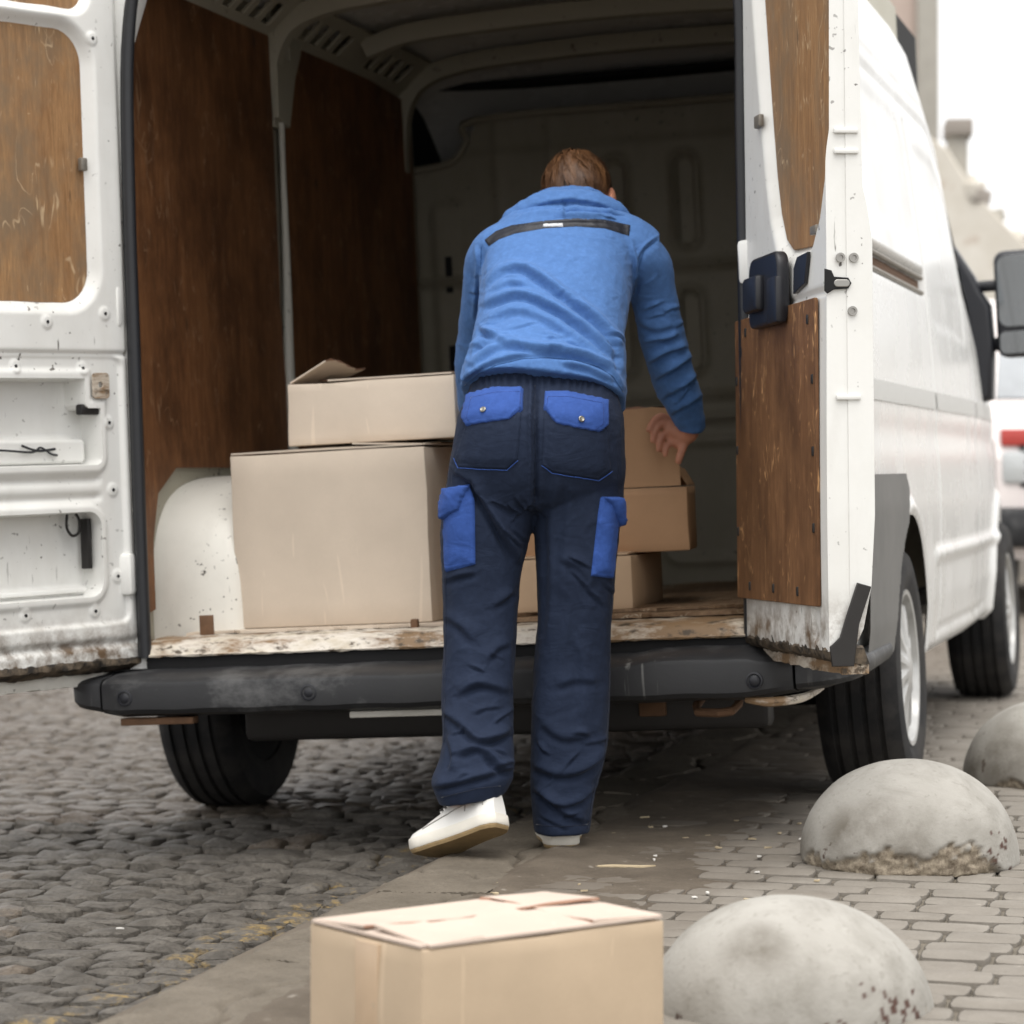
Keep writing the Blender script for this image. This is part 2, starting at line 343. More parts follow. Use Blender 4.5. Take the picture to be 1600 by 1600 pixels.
# one sheet reaching the horizon, a little under the road surface
g = mk('ground', [(-400, -60, -.32), (400, -60, -.32), (400, 900, -.32), (-400, 900, -.32)], [(0, 1, 2, 3)], 'road_dirt', kind='structure', smooth=False)
xs = [KX + .02, -1.075, -9, -60]
rv, rf = [], []
for i, x in enumerate(xs):
    for y in (-12, 150): rv.append((x, y, road_z(x) - .006))
for i in range(3): rf.append((2 * i, 2 * i + 1, 2 * i + 3, 2 * i + 2))
road = mk('road', rv, rf, 'road_dirt', kind='structure', smooth=False)
pave = mk('pavement', [(KX - .005, -12, -.006), (14, -12, -.006), (14, 150, -.006), (KX - .005, 150, -.006), (KX - .005, -12, -.3), (KX - .005, 150, -.3)], [(0, 1, 2, 3), (0, 3, 5, 4)], 'pave_sand', kind='structure', smooth=False)

def to_px(x, y, z=0):
    d = Vector((x, y, z)) - CAMP; w_ = d.dot(FWD); return 800 + 4300 * d.dot(RGT) / w_, 725 - 4300 * d.z / w_, w_
def stone_me(name, k, lx, ly, hgt, rough, dome, skew=.10):
    g_ = np.random.default_rng(100 + k); nu = 6; v, f = [], []
    cr = [(1 + g_.uniform(-skew, skew), 1 + g_.uniform(-skew, skew)) for _ in range(4)]
    off = g_.normal(0, 1, (nu, nu)); off = (2 * off + np.roll(off, 1, 0) + np.roll(off, 1, 1) + np.roll(off, -1, 0) + np.roll(off, -1, 1)) / 3.2
    tilt = g_.uniform(-1, 1, 2) * rough * .9; tk = [-1, -.86, -.36, .36, .86, 1] if skew > .05 else [-1, -.955, -.4, .4, .955, 1]
    for j in range(nu):
        for i in range(nu):
            a, b = tk[i], tk[j]
            wx = ((1 - a) * (1 - b) * cr[0][0] + (1 + a) * (1 - b) * cr[1][0] + (1 + a) * (1 + b) * cr[2][0] + (1 - a) * (1 + b) * cr[3][0]) / 4
            wy = ((1 - a) * (1 - b) * cr[0][1] + (1 + a) * (1 - b) * cr[1][1] + (1 + a) * (1 + b) * cr[2][1] + (1 - a) * (1 + b) * cr[3][1]) / 4
            sq = 1 - .10 * (a * a * b * b); ed = max(abs(a), abs(b))
            z = dome * (1 - ed ** (3 if skew > .05 else 9)) + off[j, i] * rough * (1 if ed < 1 else .4) + tilt[0] * a + tilt[1] * b
            v.append((a * lx / 2 * wx * sq, b * ly / 2 * wy * sq, z))
    for j in range(nu - 1):
        for i in range(nu - 1): q = j * nu + i; f.append((q, q + 1, q + nu + 1, q + nu))
    rim = [i for i in range(nu)] + [j * nu + nu - 1 for j in range(1, nu)] + [(nu - 1) * nu + i for i in range(nu - 2, -1, -1)] + [j * nu for j in range(nu - 2, 0, -1)]
    b0 = len(v)
    for q in rim: v.append((v[q][0] * (1.06 if skew > .05 else 1.01), v[q][1] * (1.06 if skew > .05 else 1.01), -hgt))
    for i in range(len(rim)): k2 = (i + 1) % len(rim); f.append((rim[i], b0 + i, b0 + k2, rim[k2]))
    return v, f
def lay(rows, meshes, name, mat, parent, zf, cap=300, matf=None, stuffname='stones'):
    """rows: list of (x,y,lx,ly,tilt). The 300 showing largest are objects, the rest one stuff mesh."""
    seen, rest = [], []
    for s in rows:
        px, py, w_ = to_px(s[0], s[1]); hx = 4300 * s[2] / 2 / w_
        if -hx < px < 1600 + hx and -30 < py < 1640: seen.append((w_, s))
        elif -350 < px < 1950 and py < 1900: rest.append(s)
    seen.sort(key=lambda t: t[0]); rest += [s for _, s in seen[cap:]]
    protos = [ob(name, mesh(name, *m_, True, 0), mat) for m_ in meshes]; used = set()
    for _, s in seen[:cap]:
        k = RNG.integers(len(meshes)); src = protos[k]
        if k in used: o = copyo(src)
        else: o = src; used.add(k)
        o.parent = parent; o.location = (s[0], s[1], zf(s[0]) + RNG.normal(0, s[5])); o.rotation_euler = (0, 0, s[4]); o.scale = (s[2], s[3], 1)
        if matf and matf(s): o.material_slots[0].link = 'OBJECT'; o.material_slots[0].material = M[matf(s)]
    for k in range(len(protos)):
        if k not in used: bpy.data.objects.remove(protos[k])
    V, Fc, base = [], [], 0
    arrs = [(np.array(m_[0]), np.array([q for q in m_[1]])) for m_ in meshes]
    for s in rest:
        a, fc = arrs[RNG.integers(len(arrs))]; c_, s_ = math.cos(s[4]), math.sin(s[4]); p = a * (s[2], s[3], 1)
        p = np.stack([p[:, 0] * c_ - p[:, 1] * s_ + s[0], p[:, 0] * s_ + p[:, 1] * c_ + s[1], p[:, 2] + zf(s[0]) + RNG.normal(0, s[5])], 1)
        V.append(p); Fc.append(fc + base); base += len(a)
    if V:
        V = np.concatenate(V); Fc = np.concatenate(Fc); me = bpy.data.meshes.new(stuffname); me.vertices.add(len(V)); me.vertices.foreach_set('co', V.ravel())
        me.loops.add(Fc.size); me.loops.foreach_set('vertex_index', Fc.ravel().astype(np.int32)); me.polygons.add(len(Fc)); me.polygons.foreach_set('loop_start', np.arange(len(Fc), dtype=np.int32) * 4)
        me.update(calc_edges=True); me.polygons.foreach_set('use_smooth', [True] * len(Fc)); ob(stuffname, me, mat, parent, kind='stuff')
# --- cobbles: rough irregular setts in wandering courses across the road
rows = []; y = -4.2
while y < 10.5:
    ly = RNG.uniform(.07, .115); x = KX - .012
    while x > (-1.1 - (y + 4.3) * .50):
        lx = RNG.uniform(.07, .15) if RNG.uniform() > .08 else RNG.uniform(.16, .22); x -= lx
        rows.append((x + lx / 2, y + ly / 2 + RNG.normal(0, .008), lx - .008, ly - .008, RNG.normal(0, .06), .003))
    y += ly
lay(rows, [stone_me('cobble', k, 1, 1, .05, .0042, .007) for k in range(14)], 'cobble', 'cobble', road, road_z, 300,
    lambda s: 'cobble_yellow' if s[0] > -.24 else None, 'far_cobbles')
# --- pavers: running courses across the pavement behind the kerb slabs
KW = .27; rows = []; y = -4.5; i = 0
while y < 18:
    ly = .108 + RNG.normal(0, .003); x = KX + KW + .008 - (i % 2) * .085 - RNG.uniform(0, .02)
    while x < 1.6 + (y + 4.5) * .5:
        lx = RNG.choice([.135, .15, .16, .175]); x0 = max(x, KX + KW + .006)
        if x + lx - x0 > .05: rows.append(((x0 + x + lx) / 2, y + ly / 2 + RNG.normal(0, .002), x + lx - x0 - .005, ly - .005, RNG.normal(0, .006), .0012))
        x += lx
    y += ly; i += 1
lay(rows, [stone_me('paver', 50 + k, 1, 1, .04, .0008, .0028, .035) for k in range(10)], 'paver', 'paver', pave, lambda x: 0.002, 300, None, 'far_pavers')
# --- kerb slabs, worn concrete with cracks
y = -4.6
for k in range(26):
    L = RNG.uniform(.85, 1.15); g_ = np.random.default_rng(900 + k)
    ph = g_.uniform(0, 6, 6); yc = g_.uniform(.25, .75) * L; sl = g_.uniform(-.5, .5)
    nx, ny = 44, int(L / .008)
    X, Y = np.meshgrid(np.linspace(0, KW, nx), np.linspace(.0015, L - .0015, ny))
    edge = X + .012 * np.sin(Y * 17 + ph[0]) * np.exp(-X / .05) + .007 * np.sin(Y * 41 + ph[1]) * np.exp(-X / .03)
    Zk = .003 * np.sin(X * 19 + ph[2]) * np.sin(Y * 9 + ph[3]) - .018 * np.exp(-(X / .018) ** 2) + .001 * g_.normal(0, 1, X.shape)
    cl = np.abs(Y - yc - sl * X - .02 * np.sin(X * 40 + ph[4]) - .012 * np.sin(X * 90 + ph[5])); Zk -= .016 * np.exp(-(cl / .008) ** 2)
    cl2 = np.abs(X - .20 - .03 * np.sin(Y * 11 + ph[1]) - .01 * np.sin(Y * 37)); Zk -= .014 * np.exp(-(cl2 / .008) ** 2) * (Y > yc)
    V = np.stack([edge, Y, Zk], -1).reshape(-1, 3); idx = np.arange(nx * ny).reshape(ny, nx)
    F4 = np.stack([idx[:-1, :-1], idx[:-1, 1:], idx[1:, 1:], idx[1:, :-1]], -1).reshape(-1, 4).tolist(); b0 = len(V)
    for e_ in (0, -1):
        b1 = len(V); V = np.concatenate([V, np.stack([V[idx[e_]][:, 0], V[idx[e_]][:, 1], np.full(nx, -.03)], 1)]); F4 += [(idx[e_, j], idx[e_, j + 1], b1 + j + 1, b1 + j) for j in range(nx - 1)]
    b0 = len(V); low = [(V[q][0], V[q][1], -.16) for q in idx[:, 0]]; F4 += [(idx[j, 0], idx[j + 1, 0], b0 + j + 1, b0 + j) for j in range(ny - 1)]
    V = V.tolist() + low
    o = mk('kerb_slab', V, F4, 'kerb_concrete', pave, None, True, 60); o.location = (KX, y, .004 + RNG.normal(0, .002)); y += L
# trodden soil silting up the joints between kerb and van
V, X0, X1, Y0, Y1, st = [], KX + .20, 1.35, -4.4, 3.2, .016
nx, ny = int((X1 - X0) / st), int((Y1 - Y0) / st); X, Y = np.meshgrid(np.linspace(X0, X1, nx), np.linspace(Y0, Y1, ny)); Zs = np.zeros_like(X); ph = np.random.default_rng(12).uniform(0, 6, 40)
for k in range(18):
    fr = 2.2 * 1.28 ** k; a = ph[k] * 1.7; Zs += np.sin((X * math.cos(a) + Y * math.sin(a)) * fr + ph[k + 18]) * .006 / (1 + fr * .10)
Zs *= .6; Zs += .0062 + .005 * np.exp(-((X - .40) / .05) ** 2) - .016 * smst(X, .60, 1.10) - .010 * smst(X, 1.0, 1.3) + .0008 * RNG.normal(0, 1, X.shape); Zs -= .012 * (1 - smst(X, X0, X0 + .06))
i_ = np.arange(nx * ny).reshape(ny, nx); mk('trodden_soil', np.stack([X, Y, Zs], -1).reshape(-1, 3), np.stack([i_[:-1, :-1], i_[:-1, 1:], i_[1:, 1:], i_[1:, :-1]], -1).reshape(-1, 4), 'soil', pave, ang=0, kind='stuff')
# --- small litter and moss in the joints
def flake(name, x, y, z, s, mat, label, cat, rz=0):
    g_ = np.random.default_rng(int(abs(x * 977 + y * 331) * 10)); m_ = 7; a = np.sort(g_.uniform(0, 6.28, m_)); r = g_.uniform(.6, 1, m_)
    v = [(s[0] * r[i] * math.cos(a[i]), s[1] * r[i] * math.sin(a[i]), .002 + .25 * s[1] * g_.uniform()) for i in range(m_)]; v += [(p[0], p[1], p[2] - .003) for p in v]
    f = [tuple(range(m_)), tuple(range(m_, 2 * m_))[::-1]] + [(i, m_ + i, m_ + (i + 1) % m_, (i + 1) % m_) for i in range(m_)]
    o = mk(name, v, f, mat); o.location = (x, y, z); o.rotation_euler = (0, 0, rz); tag(o, label, cat); return o
# ================================================================== VAN
TILT = R_(2.9)
van = empty('delivery_van', (0, 0, -.045), (0, -TILT, 0))
tag(van, 'old white high roofed delivery van with both rear doors open, parked half on the kerb', 'van')
def topz(y): return float(np.interp(y, [0, 2.6, 3.0, 3.3, 3.7, 4.3, 4.7, 4.88, 4.98], [2.5, 2.5, 2.36, 2.15, 1.90, 1.58, 1.24, 1.02, .72]))
def wid(y): return np.interp(y, [0, 3.0, 3.6, 4.2, 4.7, 4.9, 4.98], [1, 1, .985, .96, .92, .83, .70])
PZ = [.33, .36, .5, .8, 1.1, 1.5, 1.9, 2.12, 2.3, 2.4]; PX = [1.0, 1.035, 1.055, 1.07, 1.07, 1.055, 1.02, .995, .95, .90]
def zsc(y): return (np.interp(y, [0, 2.6, 3.0, 3.3, 3.7, 4.3, 4.7, 4.88, 4.98], [2.5, 2.5, 2.36, 2.15, 1.90, 1.58, 1.24, 1.02, .72]) - .33) / (2.5 - .33)
def side_map(sg):
    def f(Y, Z, h):
        k = zsc(Y); tp_ = .33 + 2.07 * k; zc = np.minimum(1.15, tp_ - .12); zz = np.where(Z < zc, Z, zc + (Z - zc) * (tp_ - zc) / (2.4 - zc))
        x = np.interp(Z, PZ, PX) * wid(Y) - np.where(k < .999, (1 - k) * .10 * smst(Z, 1.2, 2.4), 0)
        return sg * (x + h), Y, zz
    return f
WY, FY, WR = 1.0, 4.27, .345
arch = lambda y0, r: (lambda Y, Z: np.hypot((Y - y0), (Z - .33) * 1.0) - r)
AR, AF = arch(WY, .44), arch(FY, .43)
def seam(v, c, w_=.006): return np.exp(-((v - c) / w_) ** 2)
def side_h(Y, Z):
    h = np.zeros_like(Y)
    h -= .010 * seam(Z, 2.045, .012) + .006 * seam(Z, 2.11, .008)                                    # gutter lines
    h += .012 * smst(Z, .60, .63) * (1 - smst(Z, .645, .66)) * (Y > 1.75)                         # rubbing step
    dz = (Z > .37) & (Z < 2.0)
    h -= .012 * (seam(Y, 1.88, .008) + seam(Y, 3.19, .008) + seam(Y, 4.25, .008) * (Z > .9)) * dz
    h -= .010 * seam(Z, .40, .008) * ((Y > 1.88) & (Y < 3.5))
    for y0, r in ((WY, .44), (FY, .43)): h += .022 * np.exp(-((np.hypot(Y - y0, Z - .33) - r - .02) / .03) ** 2)     # arch lips
    h -= .030 * (1 - smst(sd_rr(Y, Z, .35, 1.87, 1.432, 1.502, .01), -.006, .006))                 # sliding door track
    h -= .008 * (1 - smst(sd_rr(Y, Z, 2.02, 3.05, 1.35, 1.93, .08), -.02, .02)) + .006 * (1 - smst(sd_rr(Y, Z, .3, 1.75, 1.60, 1.98, .08), -.02, .02))
    h -= .008 * np.exp(-(Z - 1.0) ** 2 / .002) * .6
    return h
sheet('side_panel', .03, 4.97, .33, 2.4, .0125, side_h, side_map(1), 'white_side', van, cut=(AR, AF, lambda Y, Z: np.maximum(Y - .60, Z - .425)), ang=60)
sheet('side_panel', .03, 4.97, .33, 2.4, .03, lambda Y, Z: 0 * Y, side_map(-1), 'white_side', van, cut=(AR, AF, lambda Y, Z: np.maximum(Y - .60, Z - .425)), ang=60)
# roof and nose
ys = np.concatenate([np.linspace(.03, 2.6, 12), np.linspace(2.7, 4.98, 26)]); v, f = [], []; K = 25
for y in ys:
    k = zsc(y); e = .90 * wid(y) - (1 - k) * .10 if k < .999 else .90 * wid(y); zb = .33 + (2.4 - .33) * k
    for j in range(K):
        t = j / (K - 1) * 2 - 1; x = e * t; v.append((x, y, zb + .10 * min(1, k * 1.2) * (1 - abs(t) ** 2.6) ** .7))
for i in range(len(ys) - 1):
    for j in range(K - 1): q = i * K + j; f.append((q, q + 1, q + K + 1, q + K))
mk('roof', v, f, 'white_side', van, ang=60)
v, f = [], []
for i, z in enumerate(np.linspace(.3, 1.06, 10)):
    for j in range(21):
        t = j / 20 * 2 - 1; v.append((.93 * t, 4.75 + .27 * (1 - abs(t) ** 2.5) - .10 * (z - .3) ** 2, z))
for i in range(9):
    for j in range(20): q = i * 21 + j; f.append((q, q + 1, q + 22, q + 21))
mk('nose', v, f, 'white_side', van)
# windscreen lies on the sloped front of the roof loft
def wsp(t, y, o=.012):
    k = zsc(y); e = .90 * wid(y) - (1 - k) * .10; return (e * t, y, .33 + 2.07 * k + .10 * min(1, k * 1.2) * (1 - abs(t) ** 2.6) ** .7 + o)
v, f = [], []
for y in np.linspace(3.25, 4.6, 10):
    for j in range(13): v.append(wsp((j / 12 * 2 - 1) * .9, y))
for i in range(9):
    for j in range(12): q = i * 13 + j; f.append((q, q + 1, q + 14, q + 13))
mk('windscreen', v, f, 'glass_dark', van)
# stripe, side glass, track, arch trim
def strip(name, y0, y1, z0, z1, off, mat, n_=60, parent=van):
    Y, Z = np.meshgrid(np.linspace(y0, y1, n_), np.linspace(z0, z1, 4)); P = np.stack(side_map(1)(Y, Z, side_h(Y, Z) * 0 + off), -1).reshape(-1, 3)
    i_ = np.arange(4 * n_).reshape(4, n_); return mk(name, P, np.stack([i_[:-1, :-1], i_[:-1, 1:], i_[1:, 1:], i_[1:, :-1]], -1).reshape(-1, 4), mat, parent)
strip('side_stripe', .04, 1.867, 1.08, 1.135, .003, 'stripe_grey'); strip('side_stripe', 1.893, 3.177, 1.08, 1.135, .003, 'stripe_grey'); strip('side_stripe', 3.203, 4.2, 1.08, 1.135, .003, 'stripe_grey')
def skin_patch(name, poly, off, mat, res=.02, parent=van):
    ys_ = [p[0] for p in poly]; zs_ = [p[1] for p in poly]; sd = lambda Y, Z: sd_poly(Y, Z, poly)
    return sheet(name, min(ys_) - .02, max(ys_) + .02, min(zs_) - .02, max(zs_) + .02, res, lambda Y, Z: 0 * Y + off, side_map(1), mat, parent, snap=(sd,), keep=lambda Y, Z: sd(Y, Z) < 0)
skin_patch('door_glass', [(3.27, 1.66), (4.02, 1.78), (4.0, 1.95), (3.85, 2.25), (3.65, 2.33), (3.29, 2.30)], .008, 'glass_pale')
skin_patch('quarter_glass', [(4.08, 1.62), (4.34, 1.72), (4.22, 2.15), (4.05, 2.28)], .008, 'glass_dark')
skin_patch('mirror_base', [(3.92, 1.45), (4.16, 1.42), (4.30, 1.80), (4.10, 2.20), (3.98, 2.15)], .014, 'black_plastic')
tube('slide_track', [(1.045, .37, 1.444), (1.045, 1.865, 1.444)], .008, 'galv', van, 8); tube('slide_track', [(1.045, .37, 1.490), (1.045, 1.865, 1.490)], .008, 'galv', van, 8)
span('track_bed', (1.025, 1.036), (.36, 1.865), (1.452, 1.482), 'rust_metal', van, .001)
skin_patch('arch_trim', [(.04, .43), (.04, .885), (.80, .885), (.86, .84)] + [(WY + .452 * math.cos(a), .33 + .452 * math.sin(a)) for a in np.linspace(R_(112), R_(169), 13)], .030, 'arch_plastic', .012)
# mirror: triangular mount on the door, two arms, tall shell with two glasses
ob('mirror_mount', plate_me('mirror_mount', [[(.985, 1.67), (1.02, 1.61), (1.045, 1.55), (1.075, 1.50), (1.08, 1.36), (1.066, 1.17), (1.04, 1.165), (1.0, 1.18), (.985, 1.4)]], .12, .02), 'black_plastic', van, XZ(3.72))
mir = empty('mirror', (1.10, 3.72, 1.42), (0, 0, R_(-6)), van)
bm = bmesh.new(); bmesh.ops.create_cube(bm, size=1)
for q in bm.verts: q.co = Vector((q.co.x * .24 + .135, q.co.y * .14 * (1 if q.co.y < 0 else .6), q.co.z * .40 + .085))
bmesh.ops.bevel(bm, geom=bm.edges[:], offset=.04, segments=4, profile=.5, affect='EDGES'); ob('mirror_shell', bm_mesh('mirror_shell', bm), 'black_plastic', mir)
ob('mirror_glass', plate_me('mirror_glass', [rrect(.035, .235, .0, .262, .035)], .006, .001), 'mirror_glass', mir, XZ(-.073))
ob('lower_mirror_glass', plate_me('mirror_glass', [rrect(.035, .235, -.10, -.02, .02)], .006, .001), 'mirror_glass', mir, XZ(-.073))
tube('mirror_arm', [(-.06, 0, .16), (.05, 0, .16)], .022, 'black_plastic', mir, 10); tube('mirror_arm', [(-.06, .02, -.06), (.05, 0, -.06)], .026, 'black_plastic', mir, 10)
# ---------------- rear frame round the opening
outer = [(-x, z) for x, z in zip(PX, PZ)] + [(-.7, 2.47), (-.3, 2.50), (.3, 2.50), (.7, 2.47)] + [(x, z) for x, z in zip(PX[::-1], PZ[::-1])]
outer = [(x * .985, max(z, .47)) for x, z in outer]; outer = [p for i, p in enumerate(outer) if i == 0 or p != outer[i - 1]]
hole_l = [(-.828, .50), (-.826, 1.0), (-.818, 1.7), (-.80, 2.1), (-.72, 2.32), (-.6, 2.38), (.68, 2.38), (.80, 2.32), (.852, 2.1), (.840, 1.7), (.818, 1.0), (.800, .50)]
ob('rear_frame', plate_me('rear_frame', [outer, hole_l], .07, .008), 'white_paint', van, XZ(.02))
sp_ = [(-.800, -.035, .50), (-.798, -.035, .75), (-.795, -.035, 1.0), (-.790, -.035, 1.35), (-.785, -.035, 1.7), (-.768, -.035, 2.1), (-.72, -.035, 2.30), (-.6, -.035, 2.37), (0, -.035, 2.38), (.68, -.035, 2.37), (.80, -.035, 2.30), (.850, -.035, 2.1), (.838, -.035, 1.7), (.816, -.035, 1.0), (.80, -.035, .50)]
tube('door_seal', sp_, .0165, 'black_rubber', van, 10, 5); tube('door_seal', [(x * 1.02, y + .012, z) for x, y, z in sp_], .010, 'black_rubber', van, 8, 5)
# ---------------- hinges
for sg in (-1, 1):
    for z in (.72, 1.42): box('hinge', (sg * .855, -.035, z), (.075, .05, .11), 'white_paint', van, .012)
# ---------------- load floor, sill
floor = sheet('load_floor', -.86, .86, .06, 2.8, .03, lambda X, Y: .004 * np.sin(X * 9) * np.sin(Y * 5) + .002 * RNG.normal(0, 1, X.shape), lambda X, Y, h: (X, Y, .540 + h), 'floor_ply', van)
n = NT('sill_paint'); a = n.noise(9, 8, .75, n.map((.5, 1.6, 1))); b_ = n.noise(34, 5, .7, n.map((.5, 1, 1))); big = n.noise(2.4, 4, .6, n.map((1, .3, .3)))
c = n.mix(n.step(a, .40, .55), (.52, .46, .37), (.70, .66, .60)); c = n.mix(n.step(n.math('ADD', a, n.math('MULTIPLY', big, .75)), .80, .94), c, (.22, .14, .075)); c = n.mix(n.step(b_, .54, .63), c, (.07, .05, .032))
M['sill_paint'] = n.end(c, .55, n.bump(n.mix(.5, a, b_), .35, .004), 0, .4)
prof = [(.16, .543), (.10, .548), (.03, .546), (-.005, .541), (-.028, .530), (-.036, .518), (-.040, .509), (-.046, .505), (-.044, .501), (.10, .500)]
span('sill_gap', (-.80, .80), (-.032, .10), (.462, .4995), 'mat_black', van, .003)
def xsweep(name, xs_, profs, mat, parent, ang=35, cap=True):
    return ob(name, rings_me(name, [[(x, p[0], p[1]) for p in pr] for x, pr in zip(xs_, profs)], cap, ang), mat, parent)
xs_ = np.linspace(-.795, .795, 90); xsweep('sill', xs_, [[(p[0] + RNG.normal(0, .0008), p[1] + RNG.normal(0, .0009)) for p in prof] for _ in xs_], 'sill_paint', van)
# loose worn boards and cardboard lying over the floor edge
def ragged(name, x0, x1, y0, y1, z, th, mat, k, amp=.012):
    g_ = np.random.default_rng(k); pts = []
    for (ax, ay, bx_, by) in ((x0, y0, x1, y0), (x1, y0, x1, y1), (x1, y1, x0, y1), (x0, y1, x0, y0)):
        m_ = max(3, int(math.hypot(bx_ - ax, by - ay) / .03))
        for i in range(m_): t = i / m_; pts.append((ax + (bx_ - ax) * t + g_.normal(0, amp * .5), ay + (by - ay) * t + g_.normal(0, amp)))
    return ob(name, plate_me(name, [pts], th, 0), mat, van, Matrix.Translation((0, 0, z)))
ragged('floor_board', .02, .84, .16, 1.5, .5535, .010, 'floor_ply', 1); ragged('floor_board', .10, .82, .26, 1.2, .5645, .008, 'floor_ply', 2, .02)
ragged('floor_board', -.75, .05, .13, .9, .5510, .007, 'cardboard', 3, .016)
for x in (.07, -.10): box('floor_bolt', (x, .09, .555), (.02, .02, .03), 'rust_metal', van, .004)
# ---------------- interior
rr = []
for k, xx in ((1, -.865), (1, -.75), (1, -.66), (.985, -.63), (.955, -.610), (.90, -.600), (.6, -.597), (.3, -.598), (.02, -.597)):
    rr.append([(xx + .004 * math.sin(a * 9), .86 - k * .68 * math.copysign(abs(math.cos(math.pi * a)) ** .55, math.cos(math.pi * a)), .50 + (.475 * abs(math.sin(math.pi * a)) ** .50) * (k if k > .5 else k) ) for a in np.linspace(0, 1, 41)])
v = [p for r in rr for p in r]; f = [(i * 41 + j, i * 41 + j + 1, (i + 1) * 41 + j + 1, (i + 1) * 41 + j) for i in range(len(rr) - 1) for j in range(40)]
mk('wheel_arch', v, f, 'white_grimy', van, ang=70)
span('bracket', (-.70, -.66), (.10, .106), (.545, .60), 'rust_metal', van, .002)
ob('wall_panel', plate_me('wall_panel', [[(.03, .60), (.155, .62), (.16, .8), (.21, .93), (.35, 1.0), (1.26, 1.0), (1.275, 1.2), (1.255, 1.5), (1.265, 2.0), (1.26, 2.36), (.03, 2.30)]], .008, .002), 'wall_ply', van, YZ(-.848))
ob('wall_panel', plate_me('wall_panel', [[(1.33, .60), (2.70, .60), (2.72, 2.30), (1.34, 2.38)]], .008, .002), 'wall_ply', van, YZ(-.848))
white_paint('post_paint', base=(.50, .49, .44), dirt=1.0, rough=.5)
tube('wall_post', [(-.838, 1.30, .55), (-.836, 1.285, 1.0), (-.838, 1.29, 1.3), (-.836, 1.305, 1.6), (-.838, 1.32, 1.95), (-.838, 1.33, 2.2)], [.017, .019, .017, .013, .009, .013], 'post_paint', van, 10, 5)
ob('post_bracket', plate_me('post_bracket', [[(1.27, 2.08), (1.37, 2.06), (1.44, 2.22), (1.50, 2.30), (1.58, 2.5), (1.22, 2.5), (1.28, 2.25)], rrect(1.36, 1.40, 2.26, 2.36, .015), rrect(1.43, 1.46, 2.34, 2.42, .012)], .02, .004), 'interior_metal', van, YZ(-.835))
span('roof_wall', (-.90, -.862), (.05, 2.8), (.5, 2.5), 'interior_metal', van, .002); span('roof_wall', (.862, .90), (.05, 2.8), (.5, 2.5), 'interior_metal', van, .002)
# cant rail with lightening holes, roof bows
rail = [(.06, -.085), (2.78, -.085), (2.78, .085), (.06, .085)]
hol = [rrect(y, y + .075, -.035, .05, .012, 3) for y in np.arange(.25, 2.7, .11) if not any(abs(y + .037 - b) < .10 for b in (1.30, 1.98, 2.66))]
cm = frame((-.80, 0, 2.375), (0, 1, 0), (.75, 0, .66), (.66, 0, -.75)); ob('cant_rail', plate_me('cant_rail', [rail] + hol, .012, .003), 'interior_metal', van, cm)
cm2 = frame((.80, 0, 2.375), (0, 1, 0), (-.75, 0, .66), (-.66, 0, -.75)); ob('cant_rail', plate_me('cant_rail', [rail] + hol, .012, .003), 'interior_metal', van, cm2)
for by in (.55, 1.30, 1.98, 2.66):
    pr, W_ = [], .035
    arc = [(-.87, 2.05), (-.862, 2.2), (-.83, 2.31), (-.76, 2.38), (-.6, 2.42), (-.3, 2.435), (0, 2.44), (.3, 2.435), (.6, 2.42), (.76, 2.38), (.83, 2.31), (.862, 2.2), (.87, 2.05)]
    if by not in (1.30, 2.66): arc = arc[3:-3]
    arc = [(p.x, p.y) for p in smooth_path([(a, b, 0) for a, b in arc], 4)]
    rr = []
    for i, (x, z) in enumerate(arc):
        a, b = arc[max(i - 1, 0)], arc[min(i + 1, len(arc) - 1)]; t = Vector((b[0] - a[0], b[1] - a[1])).normalized(); nn = Vector((t.y, -t.x))
        q = [(-W_, .0), (-W_ * .75, .028), (W_ * .75, .028), (W_, .0), (W_, -.03), (-W_, -.03)]
        rr.append([(x + nn.x * d, by + yy, z + nn.y * d) for yy, d in q])
    ob('roof_bow', rings_me('roof_bow', rr, True, 30), 'interior_metal', van)
# bulkhead: pressed steel with long slots
def bh(X, Z):
    h = np.zeros_like(X)
    for x0 in (-.12, .13, .38, .62):
        for z0, z1 in ((1.72, 2.06), (1.28, 1.58)):
            d = sd_rr(X, Z, x0 - .045, x0 + .045, z0, z1, .045); h += .022 * np.exp(-((d) / .012) ** 2) - .014 * (d < -.012)
    for z in (1.66, 1.20, 1.12): h += .024 * seam(Z, z, .016)
    h += .02 * (1 - smst(sd_rr(X, Z, -.80, -.68, .6, 1.95, .03), -.02, .02)) - .012 * smst(Z, 2.10, 2.14)
    for x in (-.55, -.35): h += .012 * seam(X, x, .016) * (Z > 1.2)
    for x0, x1 in ((-.6, -.1), (0, .5)): d = sd_rr(X, Z, x0, x1, .62, 1.04, .06); h += .016 * np.exp(-(d / .016) ** 2)
    return h
white_paint('bulkhead_metal', base=(.22, .20, .15), dirt=1.3, rough=.6)
bpol = [(-.87, .54), (.87, .54), (.87, 2.235), (-.62, 2.235), (-.66, 2.16), (-.72, 2.09), (-.87, 2.07)]
sdb = lambda X, Z: sd_poly(X, Z, bpol)
sheet('bulkhead', -.89, .89, .53, 2.26, .012, bh, lambda X, Z, h: (X, 2.80 - h, Z), 'bulkhead_metal', van, snap=(sdb,), keep=lambda X, Z: sdb(X, Z) < 0)
tube('bulkhead_rim', [(-.87, 2.795, 2.07), (-.72, 2.795, 2.09), (-.66, 2.795, 2.16), (-.62, 2.795, 2.235), (0, 2.795, 2.24), (.87, 2.795, 2.235)], .014, 'bulkhead_metal', van, 8, 4)
for zz in (.78, 1.02, 1.30, 1.62): span('bulkhead_slot', (-.755, -.73), (2.772, 2.778), (zz, zz + .13), 'mat_black', van, .002)
